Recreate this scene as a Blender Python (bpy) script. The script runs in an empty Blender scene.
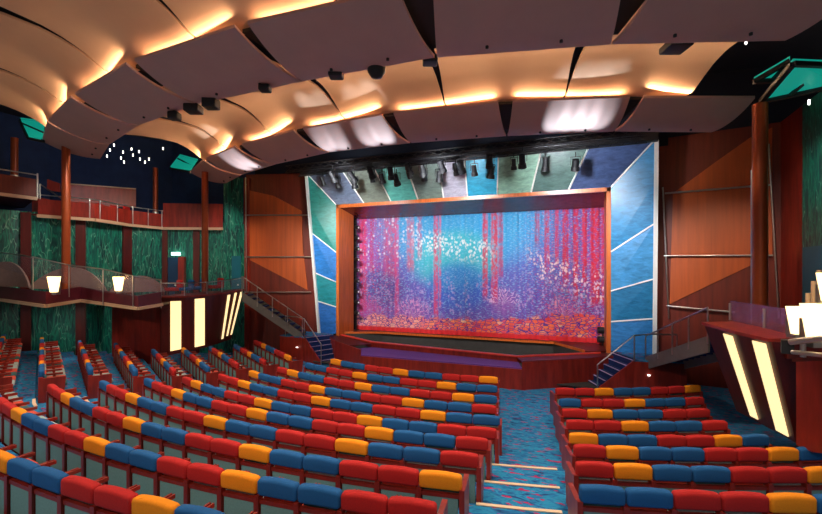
import bpy, bmesh, math, random
from mathutils import Vector, Matrix
random.seed(7)
SC = bpy.context.scene
COL = SC.collection
PI = math.pi

# ------------------------------------------------------------------ camera frame (metres; stage opening on y=0, audience at -y)
CAM = Vector((5.48, -19.1, 4.3))
FPX, PX0, PY0 = 440.0, 411.0, 270.0
_n = math.hypot(.928, .376)
ER = Vector((.928/_n, .376/_n, 0)); EF = Vector((-.376/_n, .928/_n, 0))
def at(px, py, d):
    return CAM + ER*((px-PX0)/FPX*d) + EF*d + Vector((0, 0, -(py-PY0)/FPX*d))
def atz(px, py, z):
    return at(px, py, (z-CAM.z)*FPX/(PY0-py))
def aty(px, py, Y):
    return at(px, py, (Y-CAM.y)/(ER.y*(px-PX0)/FPX+EF.y))
OX, OY = .5, 7.5                       # common centre of the seating and ceiling arcs
def pol(r, deg, z=0.0):
    a = math.radians(deg)
    return Vector((OX+r*math.sin(a), OY-r*math.cos(a), z))
def lerp(a, b, t): return a+(b-a)*t
def rowdir(r): return interp([(13.76, 33), (15.9, 32), (18.1, 30.4), (19.2, 29.5), (21.3, 28), (24, 27)], r)
def rowpt(r, deg, z=0.0):
    """seating row of radius r: an arc, running on straight in the block by the green wall"""
    if deg >= -22: return pol(r, deg, z)
    t = math.radians(-22-deg)*r; f = math.radians(rowdir(r)); p = pol(r, -22, z)
    return p+Vector((-math.cos(f)*t, math.sin(f)*t, 0))
def interp(tab, x):
    if x <= tab[0][0]: return tab[0][1]
    for (a, b), (c, d) in zip(tab, tab[1:]):
        if x <= c: return b+(d-b)*(x-a)/(c-a)
    return tab[-1][1]

# ------------------------------------------------------------------ materials
def mat(name): 
    m = bpy.data.materials.new(name); m.use_nodes = True
    nt = m.node_tree; b = nt.nodes['Principled BSDF']
    return m, nt, b
def N(nt, t, **kw):
    n = nt.nodes.new(t)
    for k, v in kw.items():
        if k.startswith('i_'):
            key = k[2:]; key = int(key) if key.isdigit() else key.replace('_', ' ')
            n.inputs[key].default_value = v
        else: setattr(n, k, v)
    return n
def L(nt, a, b): nt.links.new(a, b)
def rgb(r, g, b): 
    f = lambda c: (c/255/12.92) if c/255 <= .04045 else ((c/255+.055)/1.055)**2.4
    return (f(r), f(g), f(b), 1)
def ramp(nt, fac, stops, interp_='LINEAR'):
    r = nt.nodes.new('ShaderNodeValToRGB'); r.color_ramp.interpolation = interp_
    e = r.color_ramp.elements
    while len(e) < len(stops): e.new(.5)
    for el, (p, c) in zip(e, stops): el.position = p; el.color = c
    L(nt, fac, r.inputs[0]); return r.outputs[0]
def M(nt, op, a, b=None, c=None):
    n = nt.nodes.new('ShaderNodeMath'); n.operation = op
    for i, v in enumerate((a, b, c)):
        if v is None: continue
        if isinstance(v, (int, float)): n.inputs[i].default_value = v
        else: L(nt, v, n.inputs[i])
    return n.outputs[0]
def mixc(nt, f, a, b):
    n = nt.nodes.new('ShaderNodeMix'); n.data_type = 'RGBA'
    for key, v in ((0, f), (6, a), (7, b)):
        if isinstance(v, (int, float, tuple)): n.inputs[key].default_value = v
        else: L(nt, v, n.inputs[key])
    return n.outputs[2]
def plain(name, c, rough=.5, metal=0, var=.0, scale=8, bump=0, stretch=(1, 1, 1), coat=0):
    m, nt, b = mat(name)
    b.inputs['Base Color'].default_value = c; b.inputs['Roughness'].default_value = rough
    b.inputs['Metallic'].default_value = metal
    if coat: b.inputs['Coat Weight'].default_value = coat
    if var or bump:
        tc = N(nt, 'ShaderNodeTexCoord'); mp = N(nt, 'ShaderNodeMapping'); mp.inputs['Scale'].default_value = stretch
        L(nt, tc.outputs['Object'], mp.inputs[0])
        nz = N(nt, 'ShaderNodeTexNoise', i_Scale=scale, i_Detail=5.0, i_Roughness=.6); L(nt, mp.outputs[0], nz.inputs['Vector'])
        if var:
            lo = tuple(x*(1-var) for x in c[:3])+(1,); hi = tuple(min(1, x*(1+var)) for x in c[:3])+(1,)
            L(nt, ramp(nt, nz.outputs[0], [(.3, lo), (.7, hi)]), b.inputs['Base Color'])
        if bump:
            bp = N(nt, 'ShaderNodeBump', i_Strength=bump, i_Distance=.01); L(nt, nz.outputs[0], bp.inputs['Height']); L(nt, bp.outputs[0], b.inputs['Normal'])
    return m
def emit(name, c, s, rough=.4):
    m, nt, b = mat(name)
    b.inputs['Base Color'].default_value = c; b.inputs['Roughness'].default_value = rough
    b.inputs['Emission Color'].default_value = c; b.inputs['Emission Strength'].default_value = s
    return m

MT = {}
MT['wood'] = plain('mahogany', rgb(142, 40, 28), .38, var=.35, scale=6, stretch=(1, 1, .15))
MT['wood_dark'] = plain('dark mahogany', rgb(88, 22, 16), .42, var=.35, scale=5, stretch=(1, 1, .12))
MT['wood_orange'] = plain('orange veneer', rgb(190, 84, 26), .45, var=.18, scale=3, stretch=(2, 2, .1))
MT['wood_wall'] = plain('red brown veneer', rgb(112, 34, 18), .45, var=.28, scale=4, stretch=(2, 2, .1))
MT['frame_wood'] = plain('polished orange wood', rgb(205, 105, 45), .3, var=.25, scale=5, stretch=(3, 3, .2))
MT['frame_dark'] = plain('polished reveal wood', rgb(120, 52, 44), .18, var=.2, scale=4)
MT['column'] = plain('copper brown column', rgb(156, 68, 26), .32, var=.1, scale=3, metal=.25)
MT['red'] = plain('red plush', rgb(186, 26, 24), .9, var=.12, scale=60, bump=.15)
MT['orange'] = plain('orange plush', rgb(255, 146, 8), .9, var=.1, scale=60, bump=.15)
MT['blue'] = plain('blue plush', rgb(20, 90, 148), .9, var=.12, scale=60, bump=.15)
MT['panel'] = plain('grey teal fabric', rgb(118, 158, 152), .8, var=.12, scale=40)
MT['seat_red'] = plain('coral fabric', rgb(214, 76, 56), .9, var=.2, scale=50)
MT['seat_grey'] = plain('pale grey fabric', rgb(160, 178, 176), .9, var=.2, scale=50)
MT['seat_teal'] = plain('teal fabric', rgb(52, 96, 98), .9, var=.2, scale=50)
MT['steel'] = plain('brushed steel', rgb(190, 188, 184), .3, 1)
MT['white_trim'] = plain('white trim', rgb(238, 236, 230), .4)
MT['cream'] = plain('cream edge', rgb(205, 172, 140), .5)
MT['vault'] = plain('cream vault plaster', rgb(204, 160, 130), .75, var=.03, scale=1.2)
MT['cloud'] = plain('mauve acoustic board', rgb(194, 158, 152), .62, var=.04, scale=1.5)
MT['black'] = plain('black metal', rgb(22, 22, 26), .5)
MT['void'] = plain('dark ceiling paint', rgb(18, 24, 40), .9)
MT['navy'] = plain('navy wall', rgb(26, 52, 96), .8, var=.2, scale=2)
MT['pit'] = plain('charcoal pit lining', rgb(62, 60, 58), .8, var=.15, scale=3)
MT['purple_carpet'] = plain('violet carpet', rgb(112, 66, 150), .9, var=.25, scale=30)
MT['stair_carpet'] = plain('navy stair carpet', rgb(22, 50, 110), .95, var=.3, scale=30)
MT['stage_red'] = plain('red lacquer edge', rgb(226, 72, 56), .35, var=.1, scale=8)
MT['grey_stringer'] = plain('grey painted stringer', rgb(120, 118, 112), .5, var=.1, scale=4)
MT['reflection'] = plain('mauve grey reflection', rgb(142, 116, 110), .8, var=.1, scale=6)
MT['plum'] = plain('plum lacquer', rgb(92, 30, 44), .35, var=.2, scale=3)
MT['teal_lit'] = emit('lit teal panel', rgb(20, 170, 150), .55)
MT['teal_door'] = plain('teal door paint', rgb(26, 110, 130), .5, var=.08, scale=3)
MT['blue_door'] = plain('blue door paint', rgb(18, 60, 96), .5)
MT['lamp'] = emit('warm lamp glass', (1, .74, .36, 1), 2.6)
MT['strip'] = emit('warm light strip', (1, .76, .38, 1), 1.25)
MT['nosing'] = plain('pale step nosing', rgb(238, 206, 170), .5)
MT['nosing_violet'] = plain('pale violet nosing', rgb(196, 176, 222), .5)
MT['star'] = emit('white downlight lens', (1, .95, .9, 1), 3)
MT['coolstar'] = emit('cool spotlight lens', (.75, .88, 1, 1), 4)
MT['sign'] = emit('pale green sign', (.5, 1, .85, 1), 3)
def tube_mat():
    return emit('warm cove tube', (1, .62, .27, 1), 3)
MT['cove'] = tube_mat()

def glass_mat(name, tint, alpha):
    m, nt, b = mat(name)
    b.inputs['Base Color'].default_value = tint; b.inputs['Roughness'].default_value = .03
    b.inputs['Alpha'].default_value = alpha; b.inputs['Specular IOR Level'].default_value = .8
    return m
MT['glass'] = glass_mat('balustrade glass', (.35, .3, .38, 1), .1)
MT['glass_reflect_tint'] = glass_mat('balustrade glass with reflection tint', (.3, .12, .2, 1), .5)  # violet tint stands in for the curtain mirrored in the pane

def carpet():
    m, nt, b = mat('teal carpet with magenta flecks')
    tc = N(nt, 'ShaderNodeTexCoord')
    mp = N(nt, 'ShaderNodeMapping'); mp.inputs['Scale'].default_value = (1, 2.6, 1); L(nt, tc.outputs['Object'], mp.inputs[0])
    n1 = N(nt, 'ShaderNodeTexNoise', i_Scale=3.2, i_Detail=4.0, i_Distortion=1.2); L(nt, mp.outputs[0], n1.inputs['Vector'])
    base = ramp(nt, n1.outputs[0], [(.32, rgb(8, 56, 110)), (.45, rgb(20, 112, 168)), (.54, rgb(30, 142, 186)), (.68, rgb(16, 80, 148))])
    n2 = N(nt, 'ShaderNodeTexNoise', i_Scale=2.4, i_Detail=2.0); mp2 = N(nt, 'ShaderNodeMapping'); mp2.inputs['Scale'].default_value = (1.6, 4.5, 1); mp2.inputs['Location'].default_value = (7, 3, 0)
    L(nt, tc.outputs['Object'], mp2.inputs[0]); L(nt, mp2.outputs[0], n2.inputs['Vector'])
    f = ramp(nt, n2.outputs[0], [(.6, (0, 0, 0, 1)), (.64, (1, 1, 1, 1))])
    c = mixc(nt, f, base, rgb(170, 38, 92))
    L(nt, c, b.inputs['Base Color']); b.inputs['Roughness'].default_value = .95
    return m
MT['carpet'] = carpet()

def green_wall():
    m, nt, b = mat('emerald wave wall covering')
    tc = N(nt, 'ShaderNodeTexCoord'); mp = N(nt, 'ShaderNodeMapping'); mp.inputs['Scale'].default_value = (2.4, 2.4, .45); L(nt, tc.outputs['Object'], mp.inputs[0])
    n1 = N(nt, 'ShaderNodeTexNoise', i_Scale=2.2, i_Detail=3.0, i_Distortion=1.1); L(nt, mp.outputs[0], n1.inputs['Vector'])
    base = ramp(nt, n1.outputs[0], [(.3, rgb(4, 40, 50)), (.45, rgb(8, 92, 82)), (.52, rgb(18, 140, 112)), (.6, rgb(6, 74, 74)), (.72, rgb(12, 120, 100))])
    n2 = N(nt, 'ShaderNodeTexNoise', i_Scale=1.6, i_Detail=1.0, i_Distortion=1.2); mp2 = N(nt, 'ShaderNodeMapping'); mp2.inputs['Scale'].default_value = (2.2, 2.2, .4); mp2.inputs['Location'].default_value = (3, 9, 2)
    L(nt, tc.outputs['Object'], mp2.inputs[0]); L(nt, mp2.outputs[0], n2.inputs['Vector'])
    f = ramp(nt, n2.outputs[0], [(.485, (0, 0, 0, 1)), (.5, (1, 1, 1, 1)), (.515, (0, 0, 0, 1))])
    L(nt, mixc(nt, f, base, rgb(120, 190, 160)), b.inputs['Base Color']); b.inputs['Roughness'].default_value = .45
    return m
MT['green'] = green_wall()

def mottled(name, c, k=.35, streak=True):
    m, nt, b = mat(name)
    tc = N(nt, 'ShaderNodeTexCoord'); mp = N(nt, 'ShaderNodeMapping'); mp.inputs['Scale'].default_value = (1, 1, 3); mp.inputs['Rotation'].default_value = (0, .5, 0)
    L(nt, tc.outputs['Object'], mp.inputs[0])
    n1 = N(nt, 'ShaderNodeTexNoise', i_Scale=2.6, i_Detail=8.0, i_Roughness=.7, i_Distortion=.6); L(nt, mp.outputs[0], n1.inputs['Vector'])
    lo = tuple(x*(1-k) for x in c[:3])+(1,); hi = tuple(min(1, x*(1+k)+.02) for x in c[:3])+(1,)
    L(nt, ramp(nt, n1.outputs[0], [(.3, lo), (.7, hi)]), b.inputs['Base Color']); b.inputs['Roughness'].default_value = .35
    return m

def curtain_mat(W, H):
    """printed show curtain: u = 0..1 across, v = 0..1 down, from object x,z (x centred, z from 0 up)"""
    m, nt, b = mat('printed reef curtain')
    tc = N(nt, 'ShaderNodeTexCoord'); sx = N(nt, 'ShaderNodeSeparateXYZ'); L(nt, tc.outputs['Object'], sx.inputs[0])
    u = M(nt, 'ADD', M(nt, 'DIVIDE', sx.outputs[0], W), .5); v = M(nt, 'SUBTRACT', 1.0, M(nt, 'DIVIDE', sx.outputs[2], H))
    def smooth(x, a, b_):
        n = nt.nodes.new('ShaderNodeMapRange'); n.interpolation_type = 'SMOOTHSTEP'
        L(nt, x, n.inputs[0]); n.inputs[1].default_value = a; n.inputs[2].default_value = b_; return n.outputs[0]
    def noise(scale, detail=3, dist=0., st=(1, 1, 1), loc=(0, 0, 0)):
        mp = N(nt, 'ShaderNodeMapping'); mp.inputs['Scale'].default_value = st; mp.inputs['Location'].default_value = loc; L(nt, tc.outputs['Object'], mp.inputs[0])
        n = N(nt, 'ShaderNodeTexNoise', i_Scale=scale, i_Detail=float(detail), i_Distortion=dist); L(nt, mp.outputs[0], n.inputs['Vector']); return n.outputs[0]
    def bandu(c, w, soft=.02):   # soft vertical band around u=c
        d = M(nt, 'ABSOLUTE', M(nt, 'SUBTRACT', u, c)); return M(nt, 'SUBTRACT', 1.0, smooth(d, w, w+soft))
    def blob(cu, cv, ru, rv):
        a = M(nt, 'DIVIDE', M(nt, 'SUBTRACT', u, cu), ru); c = M(nt, 'DIVIDE', M(nt, 'SUBTRACT', v, cv), rv)
        return M(nt, 'SUBTRACT', 1.0, smooth(M(nt, 'ADD', M(nt, 'MULTIPLY', a, a), M(nt, 'MULTIPLY', c, c)), .25, 1.0))
    wob = noise(1.3, 3)
    # base: violet/indigo field with a cyan lagoon
    base = mixc(nt, smooth(M(nt, 'ADD', v, M(nt, 'MULTIPLY', wob, .3)), .3, 1.0), rgb(84, 124, 208), rgb(112, 88, 186))
    base = mixc(nt, M(nt, 'MULTIPLY', smooth(u, .25, 0.0), .8), base, rgb(186, 84, 172))
    base = mixc(nt, M(nt, 'MULTIPLY', smooth(u, .72, 1.0), .75), base, rgb(130, 56, 140))
    base = mixc(nt, blob(.46, .06, .42, .5), base, rgb(64, 170, 222))
    base = mixc(nt, M(nt, 'MULTIPLY', blob(.44, .38, .22, .3), .85), base, rgb(66, 196, 206))
    base = mixc(nt, M(nt, 'MULTIPLY', blob(.46, .6, .16, .24), .7), base, rgb(46, 112, 212))
    base = mixc(nt, blob(.1, .62, .16, .2), base, rgb(104, 84, 168))
    # short brush strokes
    st = noise(7, 4, .3, (1, 1, 3.5)); fs = ramp(nt, st, [(.54, (0, 0, 0, 1)), (.62, (1, 1, 1, 1))])
    base = mixc(nt, M(nt, 'MULTIPLY', fs, .7), base, rgb(150, 206, 240))
    st2 = noise(9, 4, .2, (1, 1, 2.2), (4, 4, 4)); fs2 = ramp(nt, st2, [(.55, (0, 0, 0, 1)), (.62, (1, 1, 1, 1))])
    edge = M(nt, 'MAXIMUM', smooth(u, .3, .05), smooth(u, .62, .9))
    base = mixc(nt, M(nt, 'MULTIPLY', fs2, M(nt, 'MULTIPLY', edge, .9)), base, rgb(214, 54, 110))
    # flecks (white/pink dots) as small cells
    mpv = N(nt, 'ShaderNodeMapping'); mpv.inputs['Scale'].default_value = (1, .02, .75); L(nt, tc.outputs['Object'], mpv.inputs[0])
    vo = N(nt, 'ShaderNodeTexVoronoi', i_Scale=6.5); L(nt, mpv.outputs[0], vo.inputs['Vector'])
    dots = M(nt, 'SUBTRACT', 1.0, smooth(vo.outputs['Distance'], .2, .42))
    sel = N(nt, 'ShaderNodeSeparateColor'); L(nt, vo.outputs['Color'], sel.inputs[0])
    pick = lambda th, ch: M(nt, 'GREATER_THAN', sel.outputs[ch], th)
    # red trunks
    for cu, w, top, bot, col, k in ((.03, .02, .0, .88, rgb(226, 50, 84), .7), (.075, .012, .0, .5, rgb(196, 40, 90), .6), (.16, .035, .0, .55, rgb(214, 70, 120), .7), (.19, .012, .0, .9, rgb(226, 76, 130), .75),
                               (.255, .02, .0, .5, rgb(226, 70, 84), .6), (.295, .012, 0, .4, rgb(214, 60, 110), .6), (.365, .012, .0, .88, rgb(226, 66, 110), .85), (.385, .006, .0, .8, rgb(240, 100, 150), .7), (.57, .012, .0, .72, rgb(224, 40, 74), .8),
                               (.605, .016, .0, .75, rgb(226, 44, 70), .85), (.63, .01, .0, .55, rgb(210, 44, 90), .7), (.765, .01, 0, .3, rgb(200, 30, 60), .6), (.8, .01, 0, .5, rgb(216, 30, 48), .7), (.835, .008, 0, .45, rgb(220, 36, 50), .7),
                               (.865, .012, .0, .6, rgb(220, 28, 44), .8), (.9, .01, .0, .7, rgb(216, 28, 44), .8), (.93, .01, .0, .6, rgb(222, 30, 40), .8), (.965, .018, .0, .75, rgb(216, 26, 40), .85), (.995, .012, .0, .75, rgb(206, 24, 44), .85)):
        f = M(nt, 'MULTIPLY', bandu(cu, w*.6, w*.5), M(nt, 'SUBTRACT', 1.0, smooth(v, bot-.08, bot)))
        f = M(nt, 'MULTIPLY', f, M(nt, 'MULTIPLY', ramp(nt, noise(6, 3, .4, (1.2, 1, .8), (cu*9, 0, 0)), [(.34, (.15, .15, .15, 1)), (.55, (1, 1, 1, 1))]), k))
        base = mixc(nt, f, base, col)
    # flecks over the trunks and a white arc of blossom
    up = M(nt, 'SUBTRACT', 1.0, smooth(v, .3, .6))
    reg = M(nt, 'MULTIPLY', up, M(nt, 'SUBTRACT', 1.0, smooth(u, .26, .36)))
    base = mixc(nt, M(nt, 'MULTIPLY', M(nt, 'MULTIPLY', dots, pick(.5, 0)), M(nt, 'MULTIPLY', reg, .9)), base, rgb(226, 226, 236))
    # arc: v ~ .22 + k (u-.42)^2 ; right fall
    du = M(nt, 'SUBTRACT', u, .42); arc = M(nt, 'ADD', .2, M(nt, 'ADD', M(nt, 'MULTIPLY', du, .35), M(nt, 'MULTIPLY', wob, .12)))
    dv = M(nt, 'ABSOLUTE', M(nt, 'SUBTRACT', v, arc)); reg2 = M(nt, 'MULTIPLY', M(nt, 'SUBTRACT', 1.0, smooth(dv, .05, .13)), M(nt, 'MULTIPLY', smooth(u, .24, .3), M(nt, 'SUBTRACT', 1.0, smooth(u, .55, .64))))
    vo2 = N(nt, 'ShaderNodeTexVoronoi', i_Scale=8.5); L(nt, mpv.outputs[0], vo2.inputs['Vector'])
    d2 = M(nt, 'SUBTRACT', 1.0, smooth(vo2.outputs['Distance'], .3, .55))
    base = mixc(nt, M(nt, 'MULTIPLY', M(nt, 'MULTIPLY', d2, reg2), .95), base, rgb(236, 240, 240))
    arc3 = M(nt, 'ADD', -.28, M(nt, 'MULTIPLY', u, .84)); dv3 = M(nt, 'ABSOLUTE', M(nt, 'SUBTRACT', v, M(nt, 'ADD', arc3, M(nt, 'MULTIPLY', wob, .1))))
    reg3 = M(nt, 'MULTIPLY', M(nt, 'SUBTRACT', 1.0, smooth(dv3, .05, .15)), smooth(u, .7, .78))
    base = mixc(nt, M(nt, 'MULTIPLY', M(nt, 'MULTIPLY', d2, pick(.35, 1)), M(nt, 'MULTIPLY', reg3, .95)), base, rgb(250, 226, 220))
    low = M(nt, 'MULTIPLY', smooth(v, .42, .6), M(nt, 'SUBTRACT', 1.0, smooth(v, .8, .88)))
    base = mixc(nt, M(nt, 'MULTIPLY', M(nt, 'MULTIPLY', d2, pick(.62, 2)), M(nt, 'MULTIPLY', low, .6)), base, rgb(206, 176, 226))
    # fan corals: radiating twigs
    for cu, cv, r, col in ((.265, .86, .2, rgb(240, 168, 214)), (.64, .72, .15, rgb(246, 206, 236)), (.86, .8, .16, rgb(250, 150, 160)), (.06, .8, .14, rgb(226, 110, 170))):
        dx = M(nt, 'MULTIPLY', M(nt, 'SUBTRACT', u, cu), W/H); dy = M(nt, 'SUBTRACT', cv, v)
        rr = M(nt, 'SQRT', M(nt, 'ADD', M(nt, 'MULTIPLY', dx, dx), M(nt, 'MULTIPLY', dy, dy)))
        ang = M(nt, 'ADD', M(nt, 'ARCTAN2', dx, dy), M(nt, 'MULTIPLY', M(nt, 'SUBTRACT', noise(5, 2), .5), 1.0))
        tw = M(nt, 'ABSOLUTE', M(nt, 'SINE', M(nt, 'MULTIPLY', ang, 9.0)))
        f = M(nt, 'MULTIPLY', M(nt, 'SUBTRACT', 1.0, smooth(tw, .2, .55)), M(nt, 'SUBTRACT', 1.0, smooth(rr, r*.7, r)))
        f = M(nt, 'MULTIPLY', f, smooth(dy, -.02, .02))
        base = mixc(nt, M(nt, 'MULTIPLY', M(nt, 'SUBTRACT', 1.0, smooth(rr, r*.3, r)), .35), base, rgb(190, 90, 170))
        base = mixc(nt, M(nt, 'MULTIPLY', f, .8), base, col)
    # cobbled floor of the picture
    br = N(nt, 'ShaderNodeTexVoronoi', i_Scale=4.5); mpb = N(nt, 'ShaderNodeMapping'); mpb.inputs['Scale'].default_value = (1, .02, 1.9); L(nt, tc.outputs['Object'], mpb.inputs[0]); L(nt, mpb.outputs[0], br.inputs['Vector'])
    sc2 = N(nt, 'ShaderNodeSeparateColor'); L(nt, br.outputs['Color'], sc2.inputs[0])
    cob = ramp(nt, sc2.outputs[0], [(0, rgb(226, 60, 70)), (.3, rgb(246, 100, 74)), (.6, rgb(250, 140, 80)), (.85, rgb(240, 90, 110)), (1, rgb(250, 200, 150))])
    cob = mixc(nt, M(nt, 'SUBTRACT', 1.0, smooth(u, .15, .5)), cob, mixc(nt, .5, cob, rgb(250, 196, 206)))
    bre = N(nt, 'ShaderNodeTexVoronoi', i_Scale=4.5, feature='DISTANCE_TO_EDGE'); L(nt, mpb.outputs[0], bre.inputs['Vector']); cobf = smooth(bre.outputs['Distance'], .03, .1)
    cob = mixc(nt, cobf, rgb(96, 52, 150), cob)
    edgev = M(nt, 'ADD', M(nt, 'SUBTRACT', .845, M(nt, 'MULTIPLY', smooth(u, .6, .85), .06)), M(nt, 'MULTIPLY', M(nt, 'SUBTRACT', wob, .5), .16))
    fcob = smooth(M(nt, 'SUBTRACT', v, edgev), 0, .02)
    base = mixc(nt, fcob, base, cob)
    base = mixc(nt, smooth(v, .945, .96), base, rgb(226, 44, 52))
    L(nt, base, b.inputs['Base Color']); b.inputs['Roughness'].default_value = .75
    return m

# ------------------------------------------------------------------ mesh helpers
class MB:
    def __init__(s): s.v, s.f, s.sm = [], [], []
    def add(s, vs, fs, smooth=False):
        o = len(s.v); s.v += [tuple(v) for v in vs]
        for f in fs: s.f.append([i+o for i in f]); s.sm.append(smooth)
        return s
    def box(s, x0, x1, y0, y1, z0, z1, mtx=None):
        vs = [Vector((x, y, z)) for z in (z0, z1) for y in (y0, y1) for x in (x0, x1)]
        if mtx is not None: vs = [mtx @ v for v in vs]
        return s.add(vs, [(0, 2, 3, 1), (4, 5, 7, 6), (0, 1, 5, 4), (2, 6, 7, 3), (0, 4, 6, 2), (1, 3, 7, 5)])
    def bar(s, p, q, w, h=None, up=Vector((0, 0, 1))):
        p, q = Vector(p), Vector(q); h = h or w; d = (q-p).normalized()
        if abs(d.dot(up)) > .99: up = Vector((1, 0, 0))
        a = d.cross(up).normalized()*w/2; c = d.cross(a).normalized()*h/2
        vs = [e+i*a+j*c for e in (p, q) for i, j in ((-1, -1), (1, -1), (1, 1), (-1, 1))]
        return s.add(vs, [(0, 3, 2, 1), (4, 5, 6, 7), (0, 1, 5, 4), (1, 2, 6, 5), (2, 3, 7, 6), (3, 0, 4, 7)])
    def tube(s, p, q, r, n=12, r2=None, cap=True):
        p, q = Vector(p), Vector(q); r2 = r if r2 is None else r2; d = (q-p).normalized()
        up = Vector((0, 0, 1)) if abs(d.z) < .95 else Vector((1, 0, 0)); a = d.cross(up).normalized(); c = d.cross(a)
        vs = [e+(a*math.cos(2*PI*i/n)+c*math.sin(2*PI*i/n))*rr for e, rr in ((p, r), (q, r2)) for i in range(n)]
        s.add(vs, [(i, (i+1) % n, n+(i+1) % n, n+i) for i in range(n)], True)
        if cap: s.add(vs, [tuple(range(n))[::-1], tuple(range(n, 2*n))])
        return s
    def path(s, pts, r, n=8):
        for a, b in zip(pts, pts[1:]): s.tube(a, b, r, n)
        return s
    def prism(s, poly, dz=None, vec=None):   # polygon extruded along vec
        vec = Vector((0, 0, dz)) if vec is None else Vector(vec); n = len(poly); P = [Vector(p) for p in poly]
        vs = P+[p+vec for p in P]
        return s.add(vs, [tuple(range(n))[::-1], tuple(range(n, 2*n))]+[(i, (i+1) % n, n+(i+1) % n, n+i) for i in range(n)])
    def grid(s, fn, nu, nv, thick=None, smooth=True):
        """surface fn(u,v)->Vector; thick: Vector offset for a second skin"""
        W = nv+1
        P = [Vector(fn(i/nu, j/nv)) for i in range(nu+1) for j in range(nv+1)]
        F = [(i*W+j, i*W+j+1, (i+1)*W+j+1, (i+1)*W+j) for i in range(nu) for j in range(nv)]
        s.add(P, F, smooth)
        if thick is not None:
            Q = [p+thick for p in P]; s.add(Q, [f[::-1] for f in F], smooth)
            ring = [j for j in range(W)]+[i*W+nv for i in range(1, nu+1)]+[nu*W+j for j in range(nv-1, -1, -1)]+[i*W for i in range(nu-1, 0, -1)]
            R = [P[k] for k in ring]; n = len(R)
            s.add(R+[p+thick for p in R], [(k, n+k, n+(k+1) % n, (k+1) % n) for k in range(n)])
        return s
    def lathe(s, prof, n=16, o=Vector((0, 0, 0))):
        vs = [o+Vector((r*math.cos(2*PI*i/n), r*math.sin(2*PI*i/n), z)) for r, z in prof for i in range(n)]
        return s.add(vs, [(k*n+i, k*n+(i+1) % n, (k+1)*n+(i+1) % n, (k+1)*n+i) for k in range(len(prof)-1) for i in range(n)], True)
    def mesh(s, name):
        me = bpy.data.meshes.new(name); me.from_pydata(s.v, [], s.f)
        me.polygons.foreach_set('use_smooth', s.sm)
        bm = bmesh.new(); bm.from_mesh(me); bmesh.ops.recalc_face_normals(bm, faces=bm.faces); bm.to_mesh(me); bm.free()
        return me
    def build(s, name, m, parent=None, bevel=0, loc=None, world=False):
        me = s.mesh(name); me.materials.append(MT[m] if isinstance(m, str) else m)
        o = bpy.data.objects.new(name, me); COL.objects.link(o)
        if bevel:
            md = o.modifiers.new('bevel', 'BEVEL'); md.width = bevel; md.segments = 2; md.limit_method = 'ANGLE'
        if loc is not None: o.location = loc
        if parent is not None:
            o.parent = parent
            if world: o.matrix_parent_inverse = (Matrix.Translation(parent.location) @ parent.rotation_euler.to_matrix().to_4x4()).inverted()
        return o
def rounded(x0, x1, y0, y1, z0, z1, r, seg=3, arch=0):
    bm = bmesh.new(); bmesh.ops.create_cube(bm, size=1)
    for v in bm.verts: v.co = Vector((lerp(x0, x1, v.co.x+.5), lerp(y0, y1, v.co.y+.5), lerp(z0, z1, v.co.z+.5)))
    if arch:
        ed = [e for e in bm.edges if abs(e.verts[0].co.x-e.verts[1].co.x) > 1e-4]
        bmesh.ops.subdivide_edges(bm, edges=ed, cuts=4)
    ed = [e for e in bm.edges if len(e.link_faces) == 2 and e.calc_face_angle() > .5]
    bmesh.ops.bevel(bm, geom=ed, offset=r, segments=seg, affect='EDGES', profile=.5)
    if arch:
        h = (x1-x0)/2; c = (x1+x0)/2
        for v in bm.verts:
            if v.co.z > (z0+z1)/2: v.co.z -= arch*((v.co.x-c)/h)**2
    mb = MB(); bm.verts.index_update()
    mb.add([v.co.copy() for v in bm.verts], [[v.index for v in f.verts] for f in bm.faces], True)
    bm.free(); return mb

def tag(o, label, cat, group=None, kind=None):
    o['label'] = label; o['category'] = cat
    if group: o['group'] = group
    if kind: o['kind'] = kind
    return o
def thing(name, loc, label, cat, group=None, rz=0):
    o = bpy.data.objects.new(name, None); COL.objects.link(o); o.location = loc; o.rotation_euler = (0, 0, rz); o.empty_display_size = .2
    return tag(o, label, cat, group)
def struct(o): o['kind'] = 'structure'; return o
ORD = 'zeroth first second third fourth fifth sixth seventh eighth ninth tenth eleventh twelfth thirteenth fourteenth fifteenth sixteenth seventeenth eighteenth nineteenth twentieth twenty-first twenty-second'.split()

# ------------------------------------------------------------------ floor: flat, ramp, then steps
RK = lambda k: 12.68+1.08*(k-1)
FZ = [None, 0, 0, 0, .06, .15, .25, .44, .60, .76, .93, 1.11, 1.27, 1.44]
def floor_z(r):
    for k in range(7, 14):
        if r > RK(k-1)+.1: z = FZ[k]
    if r > RK(6)+.1: return z
    return interp([(0, 0), (RK(3)+.1, 0), (RK(4), .06), (RK(5), .15), (RK(6)+.1, .25)], r)
mb = MB()
rs = [4.0, 8.0, 11.5, RK(3)+.1, RK(4), RK(5), RK(6)+.1]
zs = [floor_z(r-1e-6) for r in rs]
for k in range(7, 14):
    rs += [RK(k-1)+.1, RK(k)+.1] ; zs += [FZ[k], FZ[k]]
A0, A1, NA = -75, 62, 70
mb.grid(lambda u, v: rowpt(rs[round(u*(len(rs)-1))], lerp(A0, A1, v), zs[round(u*(len(rs)-1))]), len(rs)-1, NA, smooth=False)
struct(mb.build('floor', 'carpet'))
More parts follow.
